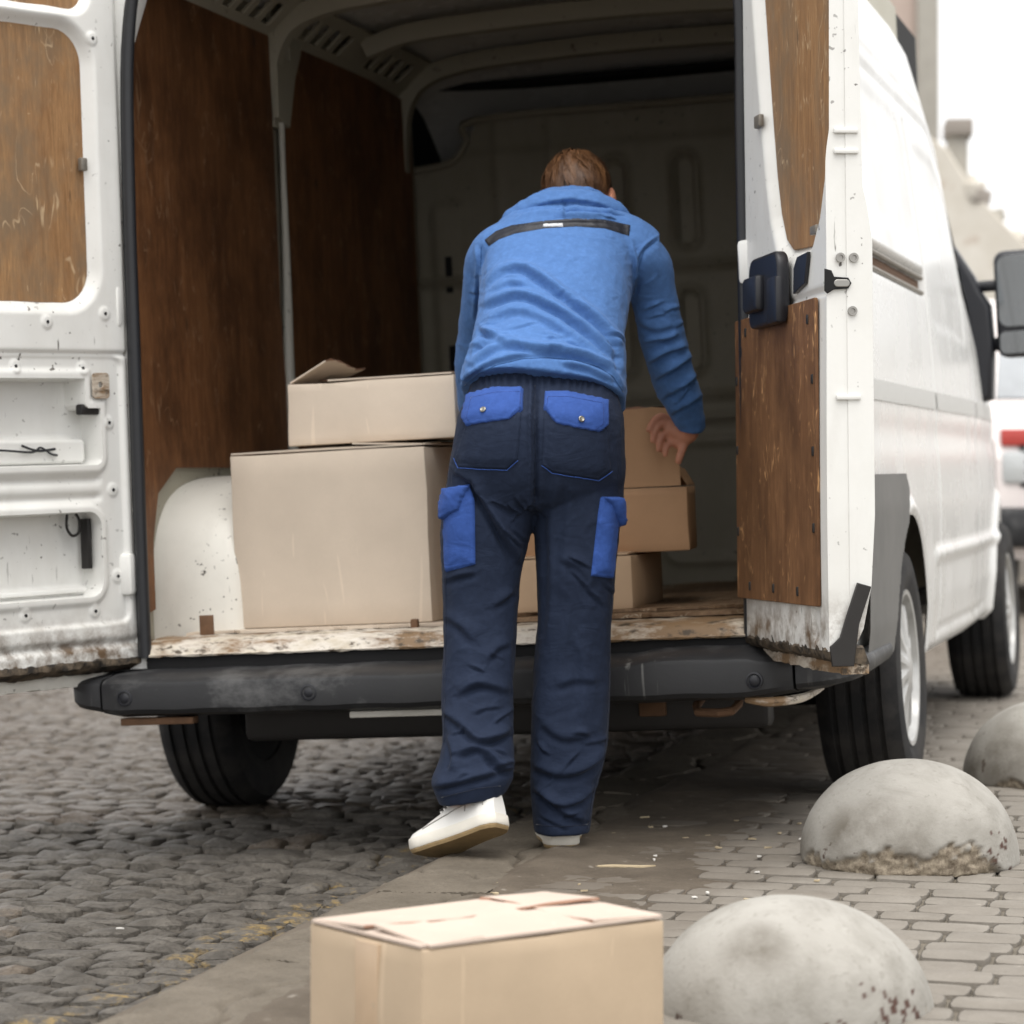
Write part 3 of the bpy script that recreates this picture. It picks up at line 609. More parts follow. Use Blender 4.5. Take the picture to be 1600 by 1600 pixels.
span('cab_light_block', (-.88, .88), (3.5, 3.52), (.5, 2.5), 'mat_black', van, 0); span('cab_light_block', (-.885, -.87), (2.83, 3.5), (2.0, 2.5), 'mat_black', van, 0); span('cab_light_block', (.87, .885), (2.83, 3.5), (2.0, 2.5), 'mat_black', van, 0); span('cab_light_block', (-.87, .87), (2.85, 3.49), (2.36, 2.38), 'mat_black', van, 0); span('cab_light_block', (-.88, .88), (2.83, 3.5), (2.07, 2.09), 'mat_black', van, 0)  # added black sheets that block windscreen light leaking over the bulkhead
# ---------------- bumper
bp = [(.06, .470), (-.06, .470), (-.10, .462), (-.165, .452), (-.178, .444), (-.182, .434), (-.180, .376), (-.170, .364), (-.10, .352), (.06, .35)]
def bprof(x):
    k = smst(np.array(abs(x)), .80, 1.0); mid = .012 * float(smst(np.array(x), .50, .58) * (1 - smst(np.array(x), .80, .86)))
    sg = .012 * math.cos(min(1, abs(x)) * 1.5)
    return [(p[0] - (sg if p[0] < -.09 else 0) + float(k) * (.05 if p[0] < -.05 else 0), p[1] + (mid if p[1] > .43 else 0) + .0012 * math.sin(x * 31) + float(k) * (.02 if p[1] < .38 else 0)) for p in bp]
xb = np.linspace(-.868, .918, 70); bumper = xsweep('bumper', xb, [bprof(x) for x in xb], 'bumper_plastic', van)
def capr(sg, x0, wrap):
    rr = []
    path = ([(sg * x0, 0), (sg * (x0 + .07), .004), (sg * (x0 + .135), .03), (sg * (x0 + .172), .09)] if wrap else [(sg * x0, 0), (sg * (x0 + .045), .004), (sg * (x0 + .085), .03), (sg * (x0 + .105), .09)]) + ([(sg * (x0 + .182), .25), (sg * (x0 + .18), .62)] if wrap else [(sg * (x0 + .108), .20)])
    pp = smooth_path([(a, b, 0) for a, b in path], 4); base = bprof(x0)
    for i, p in enumerate(pp):
        a, b = pp[max(i - 1, 0)], pp[min(i + 1, len(pp) - 1)]; t = (b - a).normalized(); nn = Vector((t.y, -t.x, 0)) * sg
        nn = Vector((-t.y * 0, 0, 0)) if False else (Vector((t.y, -t.x, 0)) if sg > 0 else Vector((-t.y, t.x, 0)))
        rr.append([(p.x + nn.x * (-(q[0]) - .17), p.y - .17 * 0 + (nn.y * (-(q[0]) - .17)) - .17 * 1 + 0, q[1] + (i / len(pp)) * (.03 if q[1] < .40 else .0)) for q in base])
    return rr
ob('bumper_corner', rings_me('bumper_corner', capr(1, .925, True), True, 35), 'bumper_plastic', van)
ob('bumper_corner', rings_me('bumper_corner', capr(-1, .875, False), True, 35), 'bumper_plastic', van)
for x, z in ((-.80, .407), (-.30, .408), (.83, .403)):
    me = rings_me('parking_sensor', [[(r * math.cos(a), d, r * math.sin(a)) for a in np.linspace(0, 2 * math.pi, 20, False)] for d, r in ((.01, .021), (-.003, .021), (-.004, .017), (.001, .0155), (-.002, .012), (-.0035, .004))]); o = ob('parking_sensor', me, 'black_plastic', van); o.location = (x, -.19, z)
    if abs(x) > .5: o.location.y = -.183 if x > 0 else -.184
span('bumper_strip', (-.83, -.63), (-.15, -.11), (.334, .352), 'rust_metal', van, .003); span('bumper_strip', (-.22, .06), (-.12, -.06), (.335, .352), 'white_grimy', van, .004)
ob('towing_eye', rings_me('towing_eye', tube_rings([(.66, .02, .35), (.655, -.03, .335), (.665, -.07, .322), (.72, -.085, .320), (.75, -.07, .322), (.76, -.03, .335), (.755, .02, .35)], .011, 8)), 'rust_metal', van)
tube('bumper_bracket', [(.80, -.14, .355), (.86, -.15, .348), (.93, -.10, .352), (.97, -.03, .37)], [.008, .012, .011, .006], 'sill_paint', van, 8, 4)
# ---------------- underbody
tube('axle_beam', [(-.85, WY, .30), (.85, WY, .30)], .055, 'mat_black', van, 12); span('underfloor', (-.82, .82), (.02, 4.8), (.40, .46), 'mat_black', van, .01)
span('rear_crossmember', (-.62, .80), (.18, .26), (.255, .40), 'dark_metal', van, .02)
for x in (-.52, .52): span('leaf_spring', (x - .04, x + .04), (.35, 1.9), (.25, .28), 'mat_black', van, .01)
tube('shock_absorber', [(-.50, .62, .26), (-.46, .55, .44)], .035, 'dark_metal', van, 10); tube('silencer', [(.15, 1.6, .30), (.15, 2.6, .30)], .11, 'dark_metal', van, 14)
box('number_lamp', (.50, .17, .315), (.07, .02, .04), 'rust_metal', van, .005)
for sg in (-1, 1): span('mud_liner', (sg * .70, sg * .72), (.52, 1.48), (.35, .80), 'mat_black', van, .005)
# ---------------- wheels
def wheel(x, y, sg):
    wroot = empty('wheel', (x, y, WR - .002), (0, 0, 0), van); W2 = .115
    pr = [(-W2 + .012, .215), (-W2, .25), (-W2 - .004, .28), (-W2 + .004, .318), (-W2 + .028, .340)]
    for gx in (-.062, -.02, .02, .062): pr += [(gx - .008, .3455), (gx - .006, .336), (gx + .006, .336), (gx + .008, .3455)]
    pr += [(W2 - .028, .340), (W2 - .004, .318), (W2 + .004, .28), (W2, .25), (W2 - .012, .215)]
    NS = 64; rr = [[(sg * px, r * math.cos(a) * (1 - .0 * i), r * math.sin(a)) for a in np.linspace(0, 2 * math.pi, NS, False)] for i, (px, r) in enumerate(pr)]
    if sg < 0: rr = rr[::-1]
    ob('tyre', rings_me('tyre', rr, False, 30), 'tyre_rubber', wroot)
    pr = [(.02, .2135), (.085, .214), (.108, .218), (.106, .205), (.090, .195), (.094, .165), (.100, .10), (.106, .06), (.112, .03), (.113, .004)]
    NS = 60; rr = [[(sg * (px - (.020 * max(0, math.cos(a * 10)) ** .5 if .09 < r < .20 and math.cos(a * 10) > 0 else 0)), r * math.cos(a), r * math.sin(a)) for a in np.linspace(0, 2 * math.pi, NS, False)] for px, r in pr]
    if sg < 0: rr = rr[::-1]
    ob('brake_drum', rings_me('brake_drum', [[(sg * d, r * math.cos(a), r * math.sin(a)) for a in np.linspace(0, 2 * math.pi, 32, False)] for d, r in ((.02, .2145), (-.098, .2145), (-.105, .19), (-.13, .15), (-.14, .02))]), 'mat_black', wroot)
    ob('rim', rings_me('rim', rr, True, 30), 'hub_silver', wroot)
for x, y, sg in ((-.965, WY, -1), (.95, WY, 1), (-.95, FY, -1), (.95, FY, 1)): wheel(x, y, sg)
# ---------------- rear doors
n = NT('foot_grime'); a = n.noise(18, 6, .7); c = n.mix(n.step(a, .42, .6), (.022, .019, .016), (.13, .10, .07)); M['foot_grime'] = n.end(c, .8, n.bump(a, .6, .01), 0, .3)
def dframe(H, phi, side, lean):
    r = R_(phi); a = Vector((side * math.sin(r), -math.cos(r), 0)); l = R_(lean); up = Vector((math.sin(l), 0, math.cos(l)))
    up = (up - a * a.dot(up)).normalized(); nn = up.cross(a) * (1 if side < 0 else -1)
    return frame(H, a, nn, up)            # local x along the door, y out of its inner face, z up
DL = dframe((-.83, -.03, .5), 24, -1, 1.0); DR = dframe((.785, -.03, .5), 24, 1, 2.6)
dl = empty('rear_door', parent=van); dl.matrix_local = DL; dl['label'] = 'left rear door with bare pressed inner frame and open cut-outs'
dr_ = empty('rear_door', parent=van); dr_.matrix_local = DR; dr_['label'] = 'right rear door lined with two plywood panels'
dmap = lambda S, Z, h: (S, h, Z)
FACE = lambda y=0: frame((0, y, 0), (1, 0, 0), (0, 0, 1), (0, 1, 0))
# left door inner sheet
WL = lambda S, Z: sd_rr(S, Z, .105, .67, .935, 1.625, .085)
WT = lambda S, Z: sd_rr(S, Z, .10, .68, 1.695, 2.2, .04)
H1 = lambda S, Z: np.maximum(sd_rr(S, Z, .090, .65, .508, .732, .022), -sd_rr(S, Z, .02, .140, .655, .80, .012))
H2 = lambda S, Z: sd_rr(S, Z, .098, .65, .168, .388, .045)
def lh(S, Z):
    h = -.030 * (1 - smst(WL(S, Z), 0, .042)) - .026 * (1 - smst(WT(S, Z), 0, .03))
    sub = sd_rr(S, Z, .012, .76, .095, .79, .03); h += -.010 * (1 - smst(sub, -.008, .004))
    h += .008 * (1 - smst(H1(S, Z), .012, .030)) + .008 * (1 - smst(H2(S, Z), .010, .028))
    for zc in (.425, .470): h += -.010 * np.exp(-((Z - zc) / .010) ** 2) * smst(S, .08, .11)
    for s_, z_ in DOTS: d = np.hypot(S - s_, Z - z_); h += .004 * (1 - smst(d, .014, .02))
    h += -.012 * (1 - smst(S, -.02, .0)) * smst(Z, .02, .3)
    h += -.012 * np.exp(-((Z - .045) / .010) ** 2) - .008 * seam(Z, .795, .006)
    h = np.where(H1(S, Z) < -.0005, -.075 + .03 * (1 - smst(sd_rr(S, Z, .11, .7, .515, .575, .01), -.004, .012)), h)
    h = np.where(H2(S, Z) < -.0005, -.075 + .022 * (1 - smst(sd_rr(S, Z, .11, .7, .170, .192, .004), -.002, .008)), h)
    return h + .0008 * np.sin(S * 40 + Z * 7)
DOTS = [(.077, 1.614), (.067, .90), (.264, .875), (.367, .762), (.142, .758), (.058, .617), (.051, .442), (.046, .217), (.363, .134), (.128, .131)]
sheet('inner_sheet', -.022, .775, 0, 1.88, .0042, lh, dmap, 'white_door', dl, snap=(H1, H2, WL), skirt=.06, ang=60)
hole_me = rings_me('screw_hole', [[(r * math.cos(a), d, r * math.sin(a)) for a in np.linspace(0, 2 * math.pi, 10, False)] for d, r in ((-.004, .0045), (.0008, .0045), (.001, .001))])
hole_me.materials.append(M['mat_black'])
for s_, z_ in DOTS:
    o = bpy.data.objects.new('screw_hole', hole_me); link(o, dl); o.location = (s_, float(lh(np.array([[s_]]), np.array([[z_]]))[0, 0]) + .001, z_)
span('outer_skin', (-.03, .78), (-.105, -.078), (0, 1.9), 'white_side', dl, .012); span('hinge_edge', (-.028, -.006), (-.08, -.02), (.02, 1.88), 'white_paint', dl, .004)
ob('window_board', plate_me('window_board', [rrect(.098, .678, .928, 1.632, .088)], .008, .002), 'door_ply', dl, FACE(-.030))
ob('window_board', plate_me('window_board', [rrect(.09, .69, 1.685, 1.86, .04)], .008, .002), 'door_ply', dl, FACE(-.026))
box('clip', (.112, -.012, 1.286), (.022, .016, .034), 'galv', dl, .004)
box('latch', (.108, -.02, .652), (.085, .026, .028), 'dark_metal', dl, .006); tube('latch_rod', [(.15, -.02, .648), (.07, -.014, .66)], .008, 'black_plastic', dl, 8)
ob('rust_plate', plate_me('rust_plate', [rrect(.062, .118, .68, .745, .01), [(.092 + .009 * math.cos(a), .715 + .009 * math.sin(a)) for a in np.linspace(0, 6.28, 14, False)]], .004, .001), 'sill_paint', dl, FACE(.002))
tube('cable', [(.60, -.038, .548), (.42, -.036, .552), (.30, -.036, .545), (.27, -.034, .556), (.235, -.036, .540), (.21, -.04, .536)], .003, 'black_rubber', dl, 6, 5)
tube('cable', [(.33, -.036, .562), (.28, -.034, .548), (.22, -.036, .552)], .0035, 'black_rubber', dl, 6, 4)
tube('cable_loop', [(.175, -.05, .382), (.182, -.045, .35), (.165, -.045, .328), (.142, -.045, .335), (.138, -.045, .365), (.145, -.05, .384)], .004, 'dark_metal', dl, 6, 5)
box('crash_bracket', (.27, -.05, .186), (.28, .02, .012), 'white_paint', dl, .003); span('channel', (.110, .124), (-.06, -.03), (.24, .37), 'dark_metal', dl, .003)
xs2 = np.linspace(-.02, .78, 60); g_ = np.random.default_rng(5)
ob('door_foot', rings_me('door_foot', [[(x, y + g_.normal(0, .001), z + g_.normal(0, .0016)) for y, z in ((-.006, .012), (.003, .002), (.002, -.012), (-.03, -.03), (-.09, -.034), (-.09, .02))] for x in xs2], True, 50), 'foot_grime', dl)
ob('door_lip', rings_me('door_lip', [[(x, y + g_.normal(0, .001), z + g_.normal(0, .0015)) for y, z in ((-.055, -.026), (-.050, -.030), (-.052, -.062), (-.10, -.064), (-.10, -.026))] for x in xs2], True, 50), 'white_grimy', dl)
# right door
W1P = [(.10, 1.9), (.15, 1.65), (.193, 1.46), (.222, 1.33), (.248, 1.22), (.28, 1.10), (.315, 1.01), (.36, .945), (.42, .915), (.58, .908), (.64, .925), (.695, .975), (.735, 1.05), (.752, 1.145), (.757, 1.43), (.757, 1.9)]
WRs = lambda S, Z: sd_poly(S, Z, W1P)
def rh(S, Z):
    h = -.028 * (1 - smst(WRs(S, Z), 0, .038)); h += -.008 * seam(Z, .79, .007) + .004 * np.sin(Z * 5) * .5
    h += -.010 * (1 - smst(S, -.03, .0)) - .006 * (1 - smst(sd_rr(S, Z, .64, .70, .02, .09, .01), -.004, .004))
    return h
sheet('inner_sheet', -.045, .775, .0, 1.88, .006, rh, dmap, 'white_door', dr_, snap=(WRs,), skirt=.05, ang=60)
ob('window_board', plate_me('window_board', [W1P], .008, .002), 'door_ply', dr_, FACE(-.026))
lb = [rrect(-.032, .718, .098, .778, .006, 2), [(.020 + .018 * math.cos(a), .70 + .018 * math.sin(a)) for a in np.linspace(0, 6.28, 18, False)]]
ob('lower_board', plate_me('lower_board', lb, .008, .0015), 'door_ply_red', dr_, FACE(.0065))
sm_ = box_me('screw', (.012, .006, .022), .003); sm_.materials.append(M['dark_metal'])
for s_, z_ in ((.08, .745), (.36, .752), (.66, .735), (.695, .60), (.695, .44), (.695, .27), (-.015, .46), (-.015, .26), (.10, .128), (.33, .128), (.55, .126), (-.015, .63)):
    o = bpy.data.objects.new('screw', sm_); link(o, dr_); o.location = (s_, .011, z_)
# door thickness: outer skin profile (depth below the inner face against height), swept along the door
dp = [(0, -.052), (.05, -.078), (.14, -.098), (.3, -.108), (.9, -.108), (.97, -.098), (1.02, -.086), (1.3, -.082), (1.88, -.076)]
ring = [(-.046, .006)] + [(-.046, 1.875)] + [(d, z) for z, d in dp[::-1]]
rr = []
for s_ in (-.035, .60, .74, .768, .778): k = 1 if s_ < .77 else .93; rr.append([(s_, d * k - (.004 if s_ > .77 else 0), z) for d, z in ring])
ob('door_shell', rings_me('door_shell', [[(p[0], p[1], p[2]) for p in r] for r in rr], True, 30), 'white_door', dr_)
EDGE = lambda s=.779: frame((s, 0, 0), (0, -1, 0), (0, 0, 1), (1, 0, 0))      # plane of the free edge: x = depth outward
ring_me = lambda r, t: rings_me('bolt', [[(q * math.cos(a), q * math.sin(a), d) for a in np.linspace(0, 2 * math.pi, 14, False)] for d, q in ((0, r), (t, r), (t, r * .55), (t * .4, r * .5), (t * .4, r * .1))])
bme = ring_me(.0105, .005); bme.materials.append(M['bolt_metal'])
for d, z in ((.032, .862), (.062, .862), (.058, .745)):
    o = bpy.data.objects.new('bolt', bme); link(o, dr_); o.matrix_local = EDGE() @ Matrix.Translation((d, z, 0))
ob('latch_plate', plate_me('latch_plate', [[(-.002, .835), (.010, .832), (.016, .818), (.048, .816), (.054, .806), (.048, .796), (.016, .794), (.002, .785), (-.003, .79)]], .006, .002), 'mat_black', dr_, EDGE(.780))
ob('latch_plate', plate_me('latch_plate', [rrect(.018, .050, .799, .812, .006)], .008, .002), 'bolt_metal', dr_, EDGE(.7805))
for z in (1.135, 1.09, .55): span('edge_swage', (.776, .784), (-.075, -.020), (z, z + .012), 'white_paint', dr_, .003)
hb = empty('inner_handle', (.345, .02, .825), parent=dr_)
ob('handle_body', plate_me('handle_body', [rrect(-.13, .135, -.075, .075, [.035, .035, .02, .02])], .03, .008), 'black_plastic', hb, FACE(0))
box('handle_lever', (-.05, .022, -.005), (.13, .03, .085), 'black_plastic', hb, .012); box('handle_cover', (.10, .006, -.03), (.09, .03, .11), 'black_plastic', hb, .01)
ob('blank_plate', plate_me('blank_plate', [[(.525, .805), (.62, .82), (.648, .885), (.56, .882), (.53, .86)]], .008, .002), 'black_plastic', dr_, FACE(.004))
box('clip', (.205, .004, 1.243), (.05, .014, .03), 'galv', dr_, .004); box('clip', (.66, -.008, .935), (.05, .012, .02), 'galv', dr_, .003)
strap = [(.780, -.028, -.008), (.782, -.040, .05), (.783, -.058, .09), (.783, -.075, .125)]
ob('check_strap', plate_me('check_strap', [[(.004, -.03), (.05, -.03), (.062, .06), (.090, .14), (.062, .148), (.040, .085), (.022, .03), (.0, .01)]], .008, .002), 'dark_metal', dr_, EDGE(.785))
xs2 = np.linspace(-.03, .775, 50)
ob('door_foot', rings_me('door_foot', [[(x, y + g_.normal(0, .002), z + g_.normal(0, .003)) for y, z in ((-.004, .012), (.002, .0), (-.004, -.014), (-.04, -.028), (-.085, -.026), (-.08, .012))] for x in xs2], True, 50), 'foot_grime', dr_)
ob('door_lip', rings_me('door_lip', [[(x, y, z + g_.normal(0, .0015)) for y, z in ((-.035, -.024), (-.03, -.028), (-.03, -.05), (-.09, -.052), (-.09, -.024))] for x in np.linspace(.05, .77, 30)], True, 50), 'sill_paint', dr_)
# ================================================================== CARDBOARD BOXES
def carton(name, label, size, M4, mat, flaps=(), edge_r=.004, parent=None, tape=None, opentop=False, seed=0):
    """size (sx, sy, sz), origin at the centre of the base. flaps: (side, length, angle from closed-flat, span0, span1)"""
    root = empty(name); root.matrix_world = M4; tag(root, label, 'box'); sx, sy, sz = size; g_ = np.random.default_rng(seed)
    bm = bmesh.new(); bmesh.ops.create_cube(bm, size=1)
    for q in bm.verts: q.co = Vector((q.co.x * sx, q.co.y * sy, (q.co.z + .5) * sz))
    if opentop: bmesh.ops.delete(bm, geom=[f_ for f_ in bm.faces if f_.normal.z > .9], context='FACES')
    bmesh.ops.bevel(bm, geom=[e for e in bm.edges if not e.is_boundary], offset=edge_r, segments=2, profile=.5, affect='EDGES')
    bmesh.ops.subdivide_edges(bm, edges=[e for e in bm.edges if e.calc_length() > .1], cuts=7, use_grid_fill=True)
    for q in bm.verts:                          # slightly bulged, dented faces
        u, v_, t = q.co.x / (sx / 2), q.co.y / (sy / 2), q.co.z / sz * 2 - 1
        nv = mnoise.noise(q.co * 7 + Vector((seed * 3.1, 0, 0))) * .0035; b = .006 * (1 - min(1, abs(u)) ** 2) * (1 - min(1, abs(t)) ** 2)
        c2 = .006 * (1 - min(1, abs(v_)) ** 2) * (1 - min(1, abs(t)) ** 2)
        if abs(v_) > .97: q.co.y += math.copysign(b, v_) + nv
        if abs(u) > .97: q.co.x += math.copysign(c2, u) + nv
        if t > .97: q.co.z += nv * 1.2
    bm.normal_update(); me = bm_mesh('carton_body', bm, True, 35); body = ob('carton_body', me, mat, root)
    if opentop: md = body.modifiers.new('solid', 'SOLIDIFY'); md.thickness = .004; md.offset = -1
    for i, (side, ln, ang, s0, s1, wv) in enumerate(flaps):
        ax = {'f': ((1, 0, 0), (0, 1, 0), (0, -sy / 2, sz)), 'b': ((-1, 0, 0), (0, -1, 0), (0, sy / 2, sz)), 'r': ((0, 1, 0), (-1, 0, 0), (sx / 2, 0, sz)), 'l': ((0, -1, 0), (1, 0, 0), (-sx / 2, 0, sz))}[side]
        X, Y, O = map(Vector, ax); L = (sx if side in 'fb' else sy); a0, a1 = (s0 - .5) * L, (s1 - .5) * L
        nx, ny = 14, 6; V = []; th = .0042
        for lay_ in (0, 1):
            for j in range(ny):
                for k in range(nx):
                    t = j / (ny - 1); s_ = a0 + (a1 - a0) * k / (nx - 1); rg = (g_.normal(0, .0025) if j == ny - 1 else 0)
                    aa = R_(ang) * (1 + .25 * wv * math.sin(3 * s_ / L + i)); dlen = t * ln + rg
                    up = dlen * math.sin(aa) + wv * .012 * t * math.sin(7 * s_ / L + i * 2); inn = dlen * math.cos(aa)
                    p = O + X * s_ + Y * inn + Vector((0, 0, 1)) * (up + .0035 + (th if lay_ else 0)); V.append(p)
        F_ = []; n1 = nx * ny
        for j in range(ny - 1):
            for k in range(nx - 1): q = j * nx + k; F_.append((q, q + nx, q + nx + 1, q + 1)); F_.append((n1 + q, n1 + q + 1, n1 + q + nx + 1, n1 + q + nx))
        rim = list(range(nx)) + [j * nx + nx - 1 for j in range(1, ny)] + [(ny - 1) * nx + k for k in range(nx - 2, -1, -1)] + [j * nx for j in range(ny - 2, 0, -1)]
        ne = len(F_)
        for q in range(len(rim)): a, b = rim[q], rim[(q + 1) % len(rim)]; F_.append((a, b, n1 + b, n1 + a))
        me = mesh('flap', V, F_, True, 35); me.materials.append(M['cardboard_lid_lit' if mat == 'cardboard_fg' else mat]); me.materials.append(M['card_edge'])  # foreground flaps take the paler card with brightness painted in
        for q in range(ne, len(F_)):
            if min(F_[q][0], F_[q][1]) >= (ny - 1) * nx: me.polygons[q].material_index = 1
        ob('flap', me, None, root)
    for (fx, c0, c1) in (tape or ()):
        if fx == 'l': span('tape', (-sx / 2 - .0012 - .006, -sx / 2 - .0004 + .004), (c0, c1), (.0, sz - .004), 'parcel_tape', root, .0005)
    return root
def V4(x, y, z, rz=0): return van.matrix_basis @ Matrix.Translation((x, y, z)) @ Matrix.Rotation(R_(rz), 4, 'Z')
def vb(o): return o
bpy.context.view_layer.update()
carton('cardboard_box', 'large pale cardboard box standing on the van floor beside the white wheel arch', (.55, .42, .462), V4(-.355, .41, .556, -1.0), 'cardboard', (('b', .1, 4, .02, .98, .0), ('f', .17, 2, .01, .99, .1), ('r', .2, 3, .02, .98, .1)), seed=1)
carton('cardboard_box', 'small flat pale cardboard box lying on top of the large box', (.472, .34, .165), V4(-.243, .43, 1.038, -1.5), 'cardboard_pale', (('l', .12, 24, .05, .92, .5), ('f', .16, 2, .25, .99, .15), ('b', .16, 3, .03, .98, .1)), seed=2)
carton('cardboard_box', 'small brown cardboard box low on the van floor behind the legs of the man', (.34, .46, .138), V4(.262, .49, .5675, 2), 'cardboard_mid', (('f', .2, 1, .02, .98, 0), ('b', .2, 1, .02, .98, 0)), seed=3)
carton('cardboard_box', 'open brown cardboard box with raised flap that the man is holding', (.47, .34, .168), V4(.318, .520, .7105, 8), 'cardboard_brown', (('f', .205, 91, .02, .965, .05), ('r', .05, 60, .03, .97, .1), ('l', .15, 12, .03, .97, .1), ('b', .15, 8, .02, .98, .1)), opentop=True, seed=4)
bx_c = Vector(((.54 + 1.064) / 2, (-2.62 - 2.459) / 2, 0.008)); ang = math.degrees(math.atan2(.394, .303))
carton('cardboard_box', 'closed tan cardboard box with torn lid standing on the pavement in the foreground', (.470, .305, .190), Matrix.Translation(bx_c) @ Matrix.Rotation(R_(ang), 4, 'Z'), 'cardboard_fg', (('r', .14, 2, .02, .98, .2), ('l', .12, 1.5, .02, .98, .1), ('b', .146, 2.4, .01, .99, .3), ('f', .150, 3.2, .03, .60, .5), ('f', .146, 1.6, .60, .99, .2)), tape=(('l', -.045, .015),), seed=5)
# ================================================================== CONCRETE DOMES
n = NT('dome_concrete'); P = n.world(); a = n.noise(3.2, 6, .6, n.map(loc=(1, 2, 3))); f = n.noise(120, 4, .6); st = n.noise(4.5, 5, .65, n.map((1, 1, 1.6)), dist=.8); chip = n.attr('chip')
c = n.mix(n.step(a, .3, .72), (.275, .26, .232), (.375, .36, .328)); c = n.mix(n.math('MULTIPLY', n.step(st, .46, .70), .75), c, (.17, .157, .132)); c = n.mix(n.math('MULTIPLY', f, .2), c, (.28, .27, .25))
pit = n.step(n.noise(24, 3, .55), .62, .66); zz = n.sep()[2]; pit = n.math('MULTIPLY', pit, n.ramp(n.math('ADD', n.math('MULTIPLY', zz, 3.2), n.noise(2.5, 2)), [(.72, 1.0), (.86, 0.0)])); c = n.mix(pit, c, (.085, .06, .048)); c = n.mix(n.attr('pits'), c, (.07, .035, .026)); c = n.mix(n.math('MULTIPLY', n.attr('stain'), n.step(n.noise(9, 5, .65), .3, .62)), c, (.135, .12, .098)); c = n.mix(n.math('MULTIPLY', n.step(n.noise(60, 2, .5), .62, .68), .28), c, (.17, .155, .13))
ag = n.noise(55, 5, .75); c = n.mix(chip, c, n.mix(n.step(ag, .35, .65), (.11, .085, .06), (.33, .28, .21)))
M['dome_concrete'] = n.end(c, .72, n.bump(n.mix(.5, f, n.mix(chip, (.5, .5, .5), ag)), .35, .008), 0, .35)
def dome(loc, R0, H0, seed, chips, label, rz, pits=(), stains=()):
    nu, nv = 200, 80; V, ch = [], []; th_lip = .012
    for j in range(nv + 1):
        t = j / nv; 
        for i in range(nu):
            a = 2 * math.pi * i / nu
            if j < 4: r, z = R0 * (.985 + .015 * (j / 3)), th_lip * j / 3 * .6
            else: e = math.pi / 2 * (j - 3) / (nv - 3); r, z = R0 * math.cos(e) ** .96, th_lip * .6 + (H0 - .007) * math.sin(e) ** .96
            p = Vector((r * math.cos(a), r * math.sin(a), z)); k = 0
            for (ca, cw, chh) in chips:
                da = abs((a - R_(ca) + math.pi) % (2 * math.pi) - math.pi); nz = mnoise.fractal(p * 30 + Vector((seed, 0, 0)), 1, 2, 4)
                lim = chh * max(0, 1 - (da / R_(cw)) ** 2) * (1 + .55 * nz)
                if z < lim: k = max(k, min(1, (lim - z) / .012))
            nrm = Vector((p.x, p.y, p.z * .6)).normalized(); d = -k * (.010 + .010 * mnoise.fractal(p * 60, 1, 2, 4)) + .0012 * mnoise.noise(p * 14 + Vector((seed, 3, 1)))
            V.append(p + nrm * d); ch.append(k)
    F_ = [(j * nu + i, j * nu + (i + 1) % nu, (j + 1) * nu + (i + 1) % nu, (j + 1) * nu + i) for j in range(nv) for i in range(nu)]
    o = mk('concrete_dome', V, F_, 'dome_concrete', ang=0); o.location = loc; o.rotation_euler = (0, 0, R_(rz))
    at = o.data.attributes.new('chip', 'FLOAT', 'POINT'); at.data.foreach_set('value', ch); g_ = np.random.default_rng(seed + 40); PV = np.array([tuple(p) for p in V]); pt, sn = np.zeros(len(V)), np.zeros(len(V))
    for (pa, pz, sp_a, sp_z, cnt) in pits:
        for q in range(cnt):
            a = R_(pa + g_.normal(0, sp_a)); z = max(.004, pz + g_.normal(0, sp_z)); rr_ = R0 * math.sqrt(max(0, 1 - (z / H0) ** 2)); d = np.sqrt(((PV - (rr_ * math.cos(a), rr_ * math.sin(a), z)) ** 2).sum(1)); pt = np.maximum(pt, (d < g_.uniform(.003, .0085)) * 1.0)
    for (sa, sz, sr) in stains:
        a = R_(sa); rr_ = R0 * math.sqrt(max(0, 1 - (sz / H0) ** 2)); d = np.sqrt(((PV - (rr_ * math.cos(a), rr_ * math.sin(a), sz)) ** 2).sum(1)); sn = np.maximum(sn, np.clip(1.25 - d / sr, 0, 1))
    o.data.attributes.new('pits', 'FLOAT', 'POINT').data.foreach_set('value', pt); o.data.attributes.new('stain', 'FLOAT', 'POINT').data.foreach_set('value', sn)
    tag(o, label, 'bollard', 'concrete domes along the pavement'); return o
dome((1.205, -2.07, -.040), .246, .222, 1, [(-12, 26, .045)], 'nearest concrete dome bollard with rusty pits, beside the foreground box', 0, [(-42, .05, 16, .035, 26), (-20, .04, 10, .04, 22)], [(-100, .16, .06)])
dome((1.198, -.34, 0), .252, .237, 5, [(-95, 40, .055), (-55, 30, .070), (-140, 18, .045), (180, 25, .04)], 'middle concrete dome bollard with a chipped brown base, in front of the rear wheel', 0, [(-30, .06, 9, .04, 16)], [(-120, .09, .07), (-105, .12, .06), (-85, .05, .06), (-160, .04, .07)])
dome((1.40, 1.38, 0), .252, .237, 9, [(-150, 20, .03)], 'far concrete dome bollard at the right edge, beside the van', 40, [], [(-160, .08, .12), (-190, .05, .09)])
